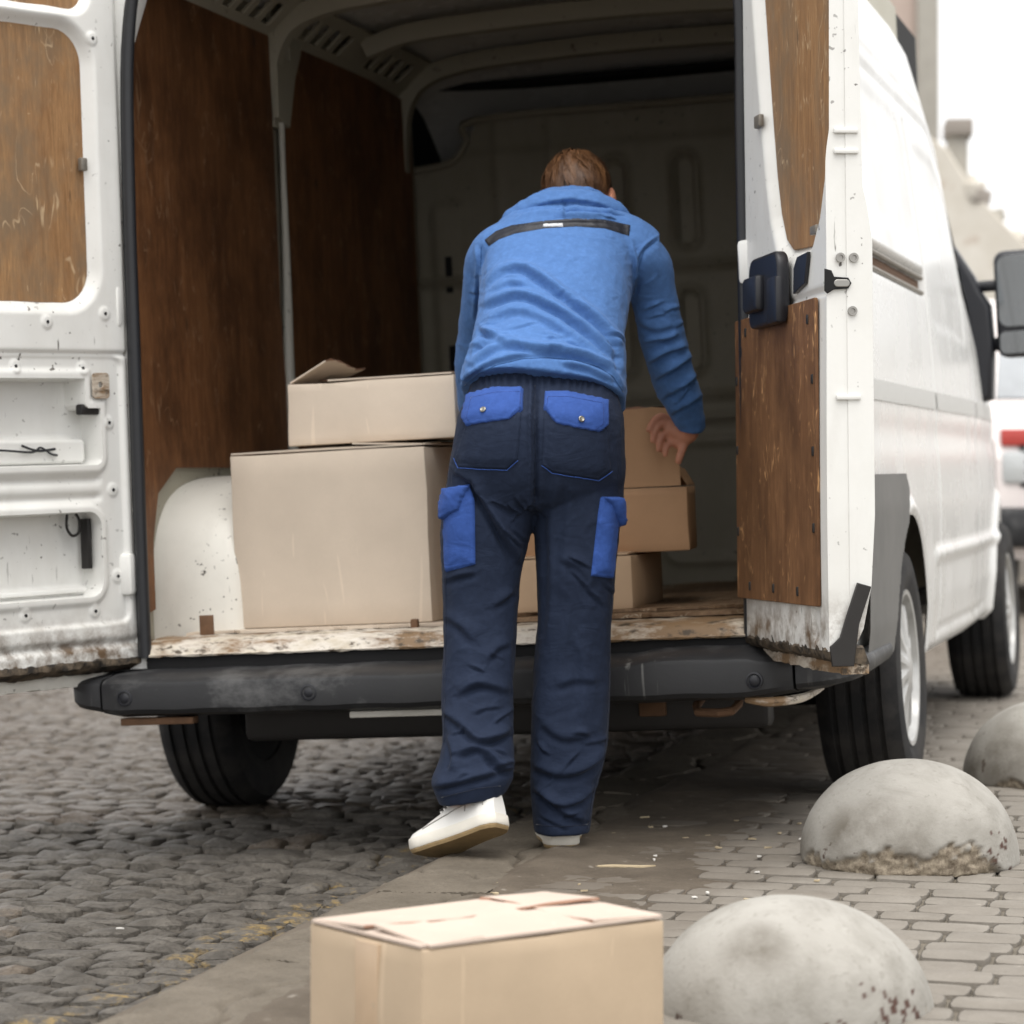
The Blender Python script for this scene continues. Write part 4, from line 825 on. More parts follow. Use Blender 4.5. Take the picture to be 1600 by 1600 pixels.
# ================================================================== MAN LOADING THE VAN
from mathutils.bvhtree import BVHTree
def S(u, v, d):
    """sculpting grid of the figure: u, v on a 1600 grid seen from behind him, d metres away from that viewpoint -> world point"""
    return CAMP + FWD * d + RGT * ((u - 800) / 4300 * d) + Vector((0, 0, (725 - v) / 4300 * d))
def Sinv(P):
    r = P - np.array(CAMP); d = r @ np.array(FWD); return 800 + 4300 * (r @ np.array(RGT)) / d, 725 - 4300 * r[:, 2] / d
def fabric(name, col, weave=420, var=.10, rough=.85, sheen=.25, wk=.10, alt=None):
    n = NT(name); a = n.noise(6, 4, .6); f = n.wave(weave, 0, n.map(rot=(0, R_(45), 0)), 'X', 0); g_ = n.noise(240, 3, .6)
    c = n.mix(a, tuple(x * (1 - var) for x in col), tuple(x * (1 + var) for x in col)); c = n.mix(n.math('MULTIPLY', g_, .35), c, alt or tuple(x * .6 for x in col))
    b = n.bump(f, wk, .0012); b = n.bump(n.noise(28, 4, .6), .22, .005, b); b = n.bump(n.noise(11, 3, .5, n.map((1, 1, 1.8)), dist=1.6), .30, .012, b); c = n.mix(n.math('MULTIPLY', n.step(n.noise(70, 4, .65), .45, .7), .22), c, tuple(x * 1.6 + .004 for x in col))
    m_ = n.end(c, rough, b, 0, .25); n.b.inputs['Sheen Weight'].default_value = sheen; n.b.inputs['Sheen Roughness'].default_value = .4; M[name] = m_
fabric('hoodie_seam', (.025, .09, .24)); fabric('navy_twill', (.0115, .0195, .043), sheen=.02); fabric('royal_twill', (.030, .078, .29), sheen=.03); fabric('hoodie_blue', (.075, .172, .405), 300, .07, .9, .06, .06); fabric('hoodie_rib', (.065, .20, .47), 300, .05, .9, .06, .05)
plain('strap_black', (.012, .014, .022), .55); plain('tag_white', (.6, .62, .65), .6)
n = NT('skin'); a = n.noise(18, 4); M['skin'] = n.end(n.mix(a, (.46, .19, .115), (.55, .26, .17)), .5, n.bump(n.noise(140, 3), .1, .001), 0, .4); n.b.inputs['Subsurface Weight'].default_value = .12; n.b.inputs['Subsurface Radius'].default_value = (.01, .004, .002)
plain('shoe_white', (.70, .69, .66), .45, var=.05); plain('shoe_seam', (.30, .29, .27), .7); plain('shoe_mid', (.66, .63, .56), .55, var=.08); plain('outsole_tan', (.26, .18, .085), .7, var=.4, scale=40); plain('snap_metal', (.25, .24, .21), .35, .9)

def ell(c, r, hd, beta=0, roll=0, n_=36, sq=2.3):
    """ring: centre c, half width r across, half depth hd along the tilted front direction"""
    b = R_(beta); vf = FWD * math.cos(b) - Vector((0, 0, 1)) * math.sin(b); ro = R_(roll); vx = RGT * math.cos(ro) - Vector((0, 0, 1)) * math.sin(ro); out = []
    for k in range(n_):
        a = 2 * math.pi * k / n_; ca, sa = math.cos(a), math.sin(a); out.append(c + vx * (r * math.copysign(abs(ca) ** (2 / sq), ca)) + vf * (hd * math.copysign(abs(sa) ** (2 / sq), sa)))
    return out
def row(l, r, vl, vr, d, hd, beta=0, sq=2.3):
    A, B = S(l, vl, d), S(r, vr, d); c = (A + B) / 2; roll = -math.degrees(math.atan2((B - A).z, (B - A).dot(RGT))); return ell(c, (B - A).length / 2, hd, beta, roll, 36, sq)
def closed(rings):
    n_ = len(rings[0]); v = [p for q in rings for p in q]; f = [(i * n_ + j, i * n_ + (j + 1) % n_, (i + 1) * n_ + (j + 1) % n_, (i + 1) * n_ + j) for i in range(len(rings) - 1) for j in range(n_)]
    f.append(tuple(range(n_))[::-1]); f.append(tuple(range((len(rings) - 1) * n_, len(rings) * n_))); return v, f
def interp_rows(rows_, k=3):
    a = np.array(rows_, float); t = np.linspace(0, len(a) - 1, (len(a) - 1) * k + 1); out = []
    for x in t:
        i = min(int(x), len(a) - 2); u = x - i; p0, p1, p2, p3 = a[max(i - 1, 0)], a[i], a[i + 1], a[min(i + 2, len(a) - 1)]
        out.append(.5 * (2 * p1 + (p2 - p0) * u + (2 * p0 - 5 * p1 + 4 * p2 - p3) * u * u + (3 * p1 - p0 - 3 * p2 + p3) * u ** 3))
    return out
def fuse(name, pieces, voxel, smooth_it=6):
    V, F_ = [], []
    for v, f in pieces: b = len(V); V += [tuple(p) for p in v]; F_ += [tuple(b + q for q in ff) for ff in f]
    me = mesh(name, V, F_, False); bm = bmesh.new(); bm.from_mesh(me); bmesh.ops.recalc_face_normals(bm, faces=bm.faces[:]); bm.to_mesh(me); bm.free()
    o = bpy.data.objects.new(name, me); COL.objects.link(o)
    m1 = o.modifiers.new('r', 'REMESH'); m1.mode = 'VOXEL'; m1.voxel_size = voxel; m2 = o.modifiers.new('s', 'SMOOTH'); m2.factor = .5; m2.iterations = smooth_it
    dg = bpy.context.evaluated_depsgraph_get(); out = bpy.data.meshes.new_from_object(o.evaluated_get(dg)); out.name = name; bpy.data.objects.remove(o); return out
def arr(me):
    v = np.empty(len(me.vertices) * 3); me.vertices.foreach_get('co', v); nn = np.empty(len(me.vertices) * 3); me.vertices.foreach_get('normal', nn); return v.reshape(-1, 3), nn.reshape(-1, 3)
def setv(me, v): me.vertices.foreach_set('co', v.ravel()); me.update(); me.polygons.foreach_set('use_smooth', [True] * len(me.polygons))
def strokes(me, lines, all_round=False):
    """press folds into cloth: each line (points, height, width on the grid) makes a ridge with a furrow on its lower side"""
    P, Nn = arr(me); U, W_ = Sinv(P); face = np.clip(-(Nn @ np.array(FWD)) * 1.6 + .15, 0, 1) if not all_round else np.ones(len(P)); D = np.zeros(len(P))
    for pts, amp, wd in lines:
        q = np.array([(p.x, p.y) for p in smooth_path([(a, b, 0) for a, b in pts], 5)]); best = np.full(len(P), 1e9); sg = np.zeros(len(P)); tt = np.zeros(len(P)); Ltot = len(q) - 1
        for i in range(Ltot):
            a, b = q[i], q[i + 1]; e = b - a; wx, wy = U - a[0], W_ - a[1]; t = np.clip((wx * e[0] + wy * e[1]) / (e @ e + 1e-9), 0, 1)
            dx, dy = wx - e[0] * t, wy - e[1] * t; d = np.hypot(dx, dy); m = d < best; best = np.where(m, d, best); sg = np.where(m, np.sign(e[0] * wy - e[1] * wx), sg); tt = np.where(m, (i + t) / Ltot, tt)
        s_ = best * sg; env = np.sin(np.pi * np.clip(tt, .0, 1)) ** .6 * .8 + .2; env = np.where(best > wd * 4, 0, env)
        prof_ = np.where(s_ < 0, np.exp(-(s_ / (1.25 * wd)) ** 2), np.exp(-(s_ / (.55 * wd)) ** 2)) - .80 * np.exp(-((s_ - 1.15 * wd) / (.6 * wd)) ** 2); D += amp * env * prof_ * (.9 + .18 * np.sin(tt * 7 + pts[0][0]))
    return P, Nn, D * face, U, W_
def wrinkle(P, scale, amp, seed, stretch=(1, 1, 1)):
    return np.array([mnoise.fractal(Vector(p * stretch) * scale + Vector((seed, 0, 0)), .8, 2, 3) for p in P]) * amp

def ridged(P, scale, amp, seed, stretch=(1, 1, 1)):
    out = np.empty(len(P))
    for i, p in enumerate(P):
        q = Vector(p * stretch) * scale + Vector((seed, 1, 2)); r = 1 - abs(mnoise.noise(q + Vector((mnoise.noise(q * .7), 0, 0)) * 1.2)) * 2.2; out[i] = max(0, r) ** 3 * max(0, .25 + mnoise.noise(q * .4 + Vector((9, 3, 1))))
    return out * amp
# ---- trousers
pel = [(752, 950, 560, 562, 6.63, .105), (738, 962, 600, 606, 6.585, .126), (716, 974, 650, 652, 6.548, .158), (706, 977, 700, 702, 6.54, .160), (699, 976, 750, 752, 6.545, .148), (712, 955, 785, 787, 6.55, .115), (760, 908, 800, 802, 6.555, .07)]
ll = [(703, 846, 730, 730, 6.55, .115), (691, 840, 800, 796, 6.555, .118), (689, 826, 850, 846, 6.555, .112), (691, 814, 900, 898, 6.55, .106), (692, 809, 950, 950, 6.545, .100), (693, 808, 1000, 1000, 6.53, .097), (692, 803, 1050, 1050, 6.51, .096), (690, 800, 1100, 1100, 6.485, .095), (691, 801, 1150, 1150, 6.455, .095), (685, 804, 1190, 1188, 6.435, .098), (674, 801, 1222, 1216, 6.425, .100), (686, 789, 1258, 1240, 6.425, .090)]
rl = [(826, 976, 730, 730, 6.55, .115), (832, 971, 800, 800, 6.555, .118), (836, 965, 850, 850, 6.555, .112), (838, 961, 900, 900, 6.555, .106), (839, 957, 950, 950, 6.555, .100), (836, 955, 1000, 1000, 6.555, .097), (833, 955, 1050, 1050, 6.555, .095), (830, 953, 1100, 1100, 6.55, .094), (828, 951, 1150, 1150, 6.55, .094), (828, 945, 1190, 1190, 6.55, .093), (829, 932, 1230, 1230, 6.55, .090), (832, 925, 1265, 1265, 6.55, .086), (836, 921, 1299, 1300, 6.55, .082)]
tm = fuse('trousers', [closed([row(*r) for r in interp_rows(k)]) for k in (pel, ll, rl)], .0042, 7)
TF = [([(745, 760), (768, 800), (788, 835), (808, 874)], .016, 8), ([(768, 778), (790, 790), (812, 800)], .008, 7), ([(712, 736), (738, 752), (760, 790)], .008, 8),
      ([(836, 600), (834, 660), (835, 720), (834, 790)], -.012, 5), ([(870, 745), (862, 820), (866, 900), (858, 1000)], .006, 12), ([(895, 760), (885, 850), (880, 940)], .005, 12),
      ([(695, 905), (720, 897), (742, 893)], .007, 7), ([(770, 945), (785, 935), (800, 922)], .007, 8), ([(694, 960), (720, 975), (742, 1000)], .006, 10), ([(760, 1030), (776, 1012), (795, 1004)], .006, 8),
      ([(716, 1082), (742, 1068), (768, 1070), (790, 1078)], .010, 8), ([(694, 1112), (722, 1132), (748, 1155), (775, 1150), (796, 1138)], .012, 8), ([(718, 1176), (748, 1166), (768, 1182), (784, 1198), (802, 1196)], .014, 8), ([(680, 1228), (712, 1222), (742, 1214), (780, 1204)], .010, 7), ([(700, 1150), (710, 1180), (705, 1205)], .007, 8),
      ([(868, 1070), (900, 1060), (930, 1062)], .005, 9), ([(838, 1196), (870, 1208), (905, 1204), (932, 1186), (944, 1168)], .011, 9), ([(836, 1230), (858, 1246), (880, 1266), (912, 1280)], .010, 8), ([(850, 1246), (880, 1256), (908, 1248), (922, 1230)], .009, 7), ([(905, 1000), (915, 1060), (908, 1120)], .005, 12), ([(850, 1130), (880, 1150), (920, 1145)], .006, 10), ([(880, 870), (905, 885), (925, 915)], .005, 9)]
gq = np.random.default_rng(77)
def crease(u, v, ln, a): return [(u, v), (u + math.cos(a) * ln * .5 + gq.normal(0, 2), v + math.sin(a) * ln * .5 + gq.normal(0, 2)), (u + math.cos(a) * ln, v + math.sin(a) * ln)]
for (u0, u1, v0, v1, cnt) in ((700, 790, 1090, 1235, 7), (838, 925, 1120, 1280, 8), (752, 800, 800, 900, 3), (850, 900, 770, 900, 2), (765, 895, 745, 790, 3), (700, 800, 900, 1050, 2), (845, 945, 900, 1060, 2)):
    for _ in range(cnt): TF.append((crease(gq.uniform(u0, u1), gq.uniform(v0, v1), gq.uniform(18, 46), gq.choice([-1, 1]) * gq.uniform(.15, .9)), gq.uniform(.003, .0065), gq.uniform(2.6, 4.2)))
P, Nn, D, U, W_ = strokes(tm, TF)
ruf = np.exp(-((W_ - 592) / 16) ** 2) * np.sin(U * .55 + 2 * np.sin(U * .09) + W_ * .03) * .0032
sidec = .004 * np.exp(-((U - 836) / 3.5) ** 2) * (W_ < 780)
P = P + Nn * (D * 1.25 + ruf - sidec + wrinkle(P, 9, .0035, 3, (1, 1, .6)) + ridged(P, 11, .0045, 8, (1, 1, .9)) + wrinkle(P, 40, .0007, 8))[:, None]
setv(tm, P)
# ---- hoodie
tor = [(719, 978, 606, 634, 6.605, .172, 20), (723, 979, 585, 608, 6.62, .170, 24), (734, 977, 552, 562, 6.66, .152, 30), (742, 978, 515, 518, 6.71, .150, 34), (746, 983, 475, 475, 6.775, .152, 37), (749, 988, 440, 440, 6.84, .154, 39), (752, 996, 410, 409, 6.90, .150, 41), (762, 1002, 386, 384, 6.955, .140, 44), (790, 985, 364, 362, 7.01, .118, 48), (825, 950, 345, 343, 7.05, .085, 50)]
ra = [(960, 398, 6.88, .084), (988, 402, 6.89, .080), (1008, 418, 6.91, .0685), (1020, 455, 6.94, .0585), (1028, 497, 6.97, .0585), (1036, 538, 7.0, .0585), (1047, 573, 7.04, .0575), (1060, 610, 7.09, .053), (1071, 638, 7.13, .046), (1078, 662, 7.15, .038), (1078, 674, 7.157, .033)]
la = [(812, 396, 6.87, .085), (785, 400, 6.88, .080), (768, 418, 6.92, .070), (755, 470, 6.98, .058), (749, 520, 7.07, .057), (745, 570, 7.14, .056), (744, 620, 7.22, .052), (748, 660, 7.31, .044), (752, 690, 7.37, .034)]
arm = lambda q: closed(tube_rings(smooth_path([S(a, b, c) for a, b, c, _ in q], 4), [float(x) for x in np.interp(np.linspace(0, len(q) - 1, (len(q) - 1) * 4 + 1), range(len(q)), [z for *_, z in q])], 20))
yoke = [(778, 400, 6.885, .068), (800, 390, 6.89, .078), (840, 382, 6.90, .088), (885, 378, 6.90, .092), (945, 380, 6.90, .088), (985, 388, 6.90, .079), (1010, 400, 6.91, .068)]
roll1 = [(797, 350, 6.92, .022), (806, 338, 6.91, .028), (838, 324, 6.895, .034), (878, 318, 6.89, .036), (925, 320, 6.895, .035), (960, 331, 6.91, .029), (978, 346, 6.93, .022)]
roll2 = [(794, 352, 6.875, .017), (815, 346, 6.855, .020), (850, 340, 6.845, .022), (885, 336, 6.84, .024), (935, 337, 6.845, .022), (965, 342, 6.86, .020), (984, 350, 6.88, .016)]
roll3 = [(835, 326, 6.96, .028), (858, 312, 6.955, .031), (888, 308, 6.95, .032), (918, 311, 6.955, .031), (945, 326, 6.97, .028)]
hm = fuse('hoodie', [closed([row(*r[:4], r[4], r[5], r[6], 2.4) for r in interp_rows(tor)]), arm(ra), arm(la), arm(yoke)], .0042, 11)
hdm = fuse('hood', [arm(roll1), arm(roll2), arm(roll3)], .0046, 4)
HF = [([(752, 446), (782, 422), (815, 416), (846, 434), (878, 456), (920, 486), (955, 520)], .010, 7), ([(756, 474), (790, 462), (815, 460), (842, 468), (880, 488), (920, 516), (962, 552)], .013, 7), ([(762, 498), (800, 484), (840, 492), (890, 520), (940, 550)], .007, 8),
      ([(752, 512), (765, 522), (782, 523)], .012, 6), ([(738, 566), (770, 540), (800, 536), (838, 544), (880, 548), (925, 556), (960, 572)], .011, 7), ([(736, 548), (760, 532), (790, 530)], .008, 6), ([(900, 470), (935, 500), (968, 540), (975, 580)], .008, 8), ([(770, 452), (800, 440), (826, 446)], .005, 6), ([(880, 566), (920, 574), (955, 592)], .007, 6),
      ([(724, 592), (748, 574), (775, 562), (815, 553), (860, 552), (900, 556), (935, 566), (958, 580), (974, 606)], .006, 5),
      ([(1012, 566), (1040, 548), (1070, 540)], .010, 7), ([(1022, 592), (1050, 572), (1080, 556)], .011, 7), ([(1034, 620), (1066, 598), (1090, 584)], .010, 7), ([(1046, 646), (1072, 628), (1096, 616)], .008, 6), ([(1008, 540), (1030, 528), (1060, 522)], .006, 8), ([(1000, 500), (1022, 512), (1050, 506)], .005, 8),
      ([(992, 380), (1000, 420), (988, 470), (978, 530)], -.006, 5), ([(750, 384), (752, 430), (744, 500)], -.006, 5), ([(1030, 372), (1006, 392), (994, 428)], -.004, 4),
      ([(812, 332), (850, 326), (895, 330), (950, 330)], -.010, 5), ([(880, 318), (884, 330), (882, 342)], -.005, 4), ([(850, 300), (890, 310), (930, 312), (955, 324)], .007, 5), ([(802, 352), (840, 346), (880, 343), (930, 344), (976, 352)], -.008, 4)]
P, Nn, D, U, W_ = strokes(hdm, [([(806, 344), (850, 331), (895, 328), (950, 333), (975, 345)], -.010, 4), ([(880, 314), (884, 330), (882, 346)], -.006, 3), ([(842, 318), (890, 312), (935, 318), (962, 332)], .007, 4), ([(850, 338), (870, 346), (900, 340)], .005, 4)]); P = P + Nn * (D * 1.2 + wrinkle(P, 16, .005, 4))[:, None]; setv(hdm, P)
for (u0, u1, v0, v1, cnt, a0, a1) in ((740, 880, 430, 550, 7, -.3, .6), (860, 950, 480, 600, 6, .3, .9), (1000, 1060, 470, 640, 9, -.9, -.2), (724, 745, 420, 580, 4, -.6, .4)):
    for _ in range(cnt): HF.append((crease(gq.uniform(u0, u1), gq.uniform(v0, v1), gq.uniform(18, 50), gq.uniform(a0, a1)), gq.uniform(.002, .0045), gq.uniform(2.6, 4.5)))
P, Nn, D, U, W_ = strokes(hm, HF)
P = P + Nn * (D * 1.45 + wrinkle(P, 8, .004, 11, (1, 1, .8)) + ridged(P, 12, .0040, 15, (.8, 1, 1.5)) + wrinkle(P, 40, .0006, 21))[:, None]; setv(hm, P)
# ---- body: one continuous mesh, head, arms, hands, legs
def ball(c, rx, rf, rz, tilt=0, n_=24, m_=14):
    rr = []
    b = R_(tilt); vz = Vector((0, 0, 1)) * math.cos(b) + FWD * math.sin(b); vf = FWD * math.cos(b) - Vector((0, 0, 1)) * math.sin(b)
    for j in range(1, m_):
        e = math.pi * j / m_; rr.append([c + RGT * (rx * math.sin(e) * math.cos(2 * math.pi * k / n_)) + vf * (rf * math.sin(e) * math.sin(2 * math.pi * k / n_)) - vz * (rz * math.cos(e)) for k in range(n_)])
    return closed(rr)
fing = lambda q: closed(tube_rings(smooth_path([S(a, b, c) for a, b, c, _ in q], 3), [float(x) for x in np.interp(np.linspace(0, len(q) - 1, (len(q) - 1) * 3 + 1), range(len(q)), [z for *_, z in q])], 10))
HC = S(902, 309, 7.115); TLT = 36
def hp(x, f_, z):   # point in head frame
    b = R_(TLT); vz = Vector((0, 0, 1)) * math.cos(b) + FWD * math.sin(b); vf = FWD * math.cos(b) - Vector((0, 0, 1)) * math.sin(b); t = R_(-8); rx = RGT * math.cos(t) + vf * math.sin(t); rf = vf * math.cos(t) - RGT * math.sin(t)
    return HC + rx * x + rf * f_ + vz * z
def hball(x, f_, z, rx, rf, rz): # ellipsoid in head frame
    rr = []
    for j in range(1, 14):
        e = math.pi * j / 14; rr.append([hp(x + rx * math.sin(e) * math.cos(2 * math.pi * k / 24), f_ + rf * math.sin(e) * math.sin(2 * math.pi * k / 24), z - rz * math.cos(e)) for k in range(24)])
    return closed(rr)
parts = [hball(0, 0, .005, .076, .096, .100), hball(0, .045, -.055, .058, .062, .075), hball(0, .108, -.022, .013, .022, .026), hball(0, .098, -.075, .024, .012, .010), hball(.032, .085, .012, .015, .012, .009), hball(-.032, .085, .012, .015, .012, .009),
         hball(.089, .002, -.016, .012, .024, .038), hball(-.082, .006, -.018, .010, .022, .034), hball(.080, .010, -.044, .008, .012, .014), hball(-.080, .010, -.044, .008, .012, .014)]
parts.append(closed(tube_rings([hp(0, -.01, -.03), hp(0, -.012, -.10), S(888, 372, 7.02), S(882, 420, 6.93)], [.058, .056, .062, .09], 18)))
parts.append(closed([row(*r[:4], r[4], r[5] - .03, r[6], 2.2) for r in [(746, 956, 585, 605, 6.62, .15, 24), (764, 958, 515, 518, 6.72, .145, 34), (775, 968, 440, 440, 6.85, .14, 39), (800, 970, 395, 394, 6.955, .12, 44), (840, 935, 365, 364, 7.02, .09, 48)]]))
arm2 = lambda q, s_: arm([(a, b, c, r * s_) for a, b, c, r in q])
parts += [arm2(ra, .62), arm2(la, .62), arm([(1070, 655, 7.139, .027), (1078, 674, 7.159, .0235), (1074, 680, 7.166, .0235), (1068, 680, 7.172, .025)])]
pal = [(1072, 681, 7.169, .022), (1062, 676, 7.179, .027), (1052, 668, 7.186, .026), (1045, 662, 7.189, .018)]
parts.append(arm(pal)); parts.append(arm([(1072, 690, 7.169, .018), (1060, 690, 7.179, .020), (1050, 682, 7.186, .016)]))
for q in ([(1050, 660, 7.186, .0105), (1034, 650, 7.179, .0098), (1021, 658, 7.172, .0090), (1012, 675, 7.166, .0078)], [(1047, 666, 7.186, .0105), (1031, 664, 7.176, .0098), (1022, 678, 7.169, .0088), (1019, 692, 7.166, .0076)], [(1049, 675, 7.184, .0100), (1036, 680, 7.174, .0095), (1030, 695, 7.168, .0085), (1029, 706, 7.166, .0074)], [(1054, 684, 7.182, .0092), (1044, 694, 7.174, .0086), (1040, 706, 7.170, .0078), (1040, 714, 7.168, .0068)], [(1070, 688, 7.170, .0130), (1066, 702, 7.162, .0118), (1062, 714, 7.160, .0105), (1059, 725, 7.162, .0085)]): parts.append(fing(q))
lp = [(752, 690, 7.37, .022), (762, 712, 7.40, .026), (772, 722, 7.42, .022)]; parts.append(arm(lp))
for k in range(4): parts.append(fing([(766 + k * 4, 716 + k * 3, 7.41, .0095), (780 + k * 3, 728 + k * 5, 7.425, .009), (786 + k * 2, 742 + k * 4, 7.43, .0075)]))
parts.append(fing([(758, 704, 7.385, .012), (768, 700, 7.40, .010), (780, 704, 7.41, .008)]))
for k, s_ in ((pel, .80), (ll, .70), (rl, .70)): parts.append(closed([row((r[0] + r[1]) / 2 - (r[1] - r[0]) / 2 * s_, (r[0] + r[1]) / 2 + (r[1] - r[0]) / 2 * s_, r[2], r[3], r[4], r[5] * s_) for r in k]))
bmz = fuse('person', parts, .0046, 2)
# mouth and eye furrows
P, Nn = arr(bmz); mouth = np.array(hp(0, .105, -.075)); e1, e2 = np.array(hp(.032, .092, .008)), np.array(hp(-.032, .092, .008)); bmz.polygons.foreach_set('use_smooth', [True] * len(bmz.polygons))
P -= Nn * (.006 * np.exp(-((P - mouth) ** 2).sum(1) / .00016) + .005 * np.exp(-((P - e1) ** 2).sum(1) / .0002) + .005 * np.exp(-((P - e2) ** 2).sum(1) / .0002))[:, None]; setv(bmz, P)
man = ob('person', bmz, 'skin'); tag(man, 'man in blue hoodie and navy work trousers leaning into the van, one foot raised', 'person')
tro = ob('trousers', tm, 'navy_twill', man); hood = ob('hoodie', hm, 'hoodie_blue', man); ob('hood', hdm, 'hoodie_blue', hood)
# ---- hair: short layered strands growing from the crown over a close cap
n = NT('hair'); cv = n.attr('tone'); M['hair'] = n.end(n.ramp(cv, [(0.0, (.020, .009, .005)), (.5, (.075, .034, .015)), (1.0, (.21, .098, .040))]), .5, None, 0, .45)
hv, hf, tone = [], [], []
def hsurf(az, el, k): # az 0 = back of head, +90 right
    a, e = R_(az), R_(el); return hp(.083 * k * math.sin(a) * math.cos(e), -.101 * k * math.cos(a) * math.cos(e), .005 + .108 * k * math.sin(e))
def strand(p, w0, tn):
    b = len(hv); m_ = len(p)
    for i, q in enumerate(p):
        t = i / (m_ - 1); sd = (p[min(i + 1, m_ - 1)] - p[max(i - 1, 0)]).cross(HC - q).normalized(); ww = w0 * (1 - t ** 2 * .85); hv.extend([q - sd * ww, q + sd * ww]); tone.extend([tn, tn])
    for i in range(m_ - 1): hf.append((b + 2 * i, b + 2 * i + 1, b + 2 * i + 3, b + 2 * i + 2))
g_ = np.random.default_rng(4); cap = []
for j in range(16):
    el = 90 - j * 8.6
    cap.append([hsurf(a, max(el, -34 if abs(a - 360 * (a > 180)) < 58 else (2 if abs(a - 360 * (a > 180)) < 70 else 26)), .985 + .015 * mnoise.noise(Vector((a * .03, el * .05, 2)))) for a in range(0, 360, 10)])
v, f = closed(cap); capo = mk('hair', v, f, 'hair', man, ang=0); at = capo.data.attributes.new('tone', 'FLOAT', 'POINT'); at.data.foreach_set('value', [.12] * len(capo.data.vertices))
low = lambda az: -36 if abs(az) < 55 else (-2 if abs(az) < 68 else 24)
for k in range(420):                                   # locks, each a bundle of strands that ends in a point
    az = g_.uniform(-180, 180) if k % 4 == 0 else g_.uniform(-110, 110); el = 90 * (1 - g_.uniform() ** .75); lo = low(az)
    if el < lo + 4: continue
    dl_ = g_.uniform(22, 44); el2 = max(el - dl_, lo - g_.uniform(0, 7)); sw = g_.normal(0, 9) + 14 * math.sin(R_(az * 1.2 + 20)); lift = g_.uniform(.04, .16) * (1.2 if el > 20 else .6); tl = .50 + .35 * math.sin(R_(max(el, 0))) + g_.normal(0, .10) - .22 * (az > 45)
    for q in range(24):
        a0, e0 = az + g_.normal(0, 5.5) / max(.35, math.cos(R_(el))), el + g_.normal(0, 3.5); a2, e2 = az + sw + g_.normal(0, 2.0), el2 + g_.normal(0, 2.5); kk = 1 + lift * g_.uniform(.7, 1.15)
        pts = []
        for t in (0, .25, .5, .75, 1): pts.append(hsurf(a0 + (a2 - a0) * t ** 1.2, e0 + (e2 - e0) * t, .99 + (kk - .99) * (1 - (1.5 * t - .75) ** 2 * .9) if t < .8 else 1.0 + lift * .55 * g_.uniform(.6, 1.1)))
        strand(pts, g_.uniform(.0007, .0014), float(np.clip(tl + g_.normal(0, .07), 0, 1)))
hs_ = mesh('hair_strands', hv, hf, True, 0); at = hs_.attributes.new('tone', 'FLOAT', 'POINT'); at.data.foreach_set('value', tone); ob('hair_strands', hs_, 'hair', capo)
# ---- pockets, strap: cloth patches laid on the garments
def patch(name, me_src, poly, off, mat, parent, dg=6.45, res=2.4, puff=0, edge=2.2, seam_w=None):
    bv = BVHTree.FromPolygons([v.co[:] for v in me_src.vertices], [p.vertices[:] for p in me_src.polygons]); sd = lambda a, b: -sd_poly(a, b, poly); us, vs = [p[0] for p in poly], [p[1] for p in poly]
    def mp(A, B, h):
        X, Y, Z = np.zeros_like(A), np.zeros_like(A), np.zeros_like(A)
        for i in range(A.shape[0]):
            for j in range(A.shape[1]):
                t = S(A[i, j], B[i, j], 1.0) - CAMP; t.normalize(); loc, nr, _, _ = bv.ray_cast(CAMP, t)
                if loc is None or (loc - CAMP).dot(FWD) > dg + .45: loc, nr, _, _ = bv.find_nearest(S(A[i, j], B[i, j], dg))
                q = loc + nr * h[i, j]; X[i, j], Y[i, j], Z[i, j] = q
        return X, Y, Z
    def hh(A, B):
        d = sd_poly(A, B, poly); t = smst(-d, 0, edge); st = -.0012 * np.exp(-((-d - 6) / 1.2) ** 2); return off * t + .0006 + puff * smst(-d, 0, 18) + st
    return sheet(name, min(us) - 3, max(us) + 3, min(vs) - 3, max(vs) + 3, res, hh, mp, mat, parent, cut=(sd,), ang=0)
BP = [('back_pocket', [(729, 660), (713, 712), (718, 731), (793, 733), (809, 718), (815, 645), (772, 640)], .005, 'navy_twill', .004), ('back_pocket', [(850, 640), (846, 727), (863, 738), (934, 749), (954, 735), (949, 668), (900, 650)], .005, 'navy_twill', .004),
      ('cargo_pocket', [(703, 762), (734, 758), (742, 785), (743, 882), (697, 894), (694, 830)], .008, 'royal_twill', .006), ('cargo_pocket', [(938, 777), (934, 804), (923, 900), (957, 904), (963, 840), (966, 777)], .008, 'royal_twill', .006)]
for nm, po, of, mt, pf in BP: patch(nm, tm, po, of, mt, tro, puff=pf)
for nm, po, of, pf in [('pocket_flap', [(732, 618), (774, 608), (818, 607), (817, 641), (798, 658), (732, 668), (724, 655)], .013, .004), ('pocket_flap', [(851, 615), (887, 615), (948, 627), (948, 666), (934, 677), (868, 665), (849, 640)], .013, .004),
                       ('pocket_flap', [(700, 763), (735, 756), (724, 797), (696, 815), (693, 795)], .020, .006), ('pocket_flap', [(938, 776), (968, 776), (971, 812), (966, 826), (948, 786)], .020, .006)]:
    patch(nm, tm, po, of, 'royal_twill', tro, puff=pf)
for u, v_ in ((760, 647), (904, 659)):
    bv = BVHTree.FromPolygons([q.co[:] for q in tm.vertices], [p.vertices[:] for p in tm.polygons]); t = (S(u, v_, 1) - CAMP).normalized(); loc, nr, _, _ = bv.ray_cast(CAMP, t)
    me = rings_me('snap_button', [[(r * math.cos(a), r * math.sin(a), d) for a in np.linspace(0, 2 * math.pi, 16, False)] for d, r in ((0, .0075), (.0025, .0075), (.004, .0055), (.003, .004), (.003, .0005))])
    o = ob('snap_button', me, 'snap_metal', tro); q = Vector((0, 0, 1)).rotation_difference(nr); o.rotation_mode = 'QUATERNION'; o.rotation_quaternion = q; o.location = loc + nr * .0185
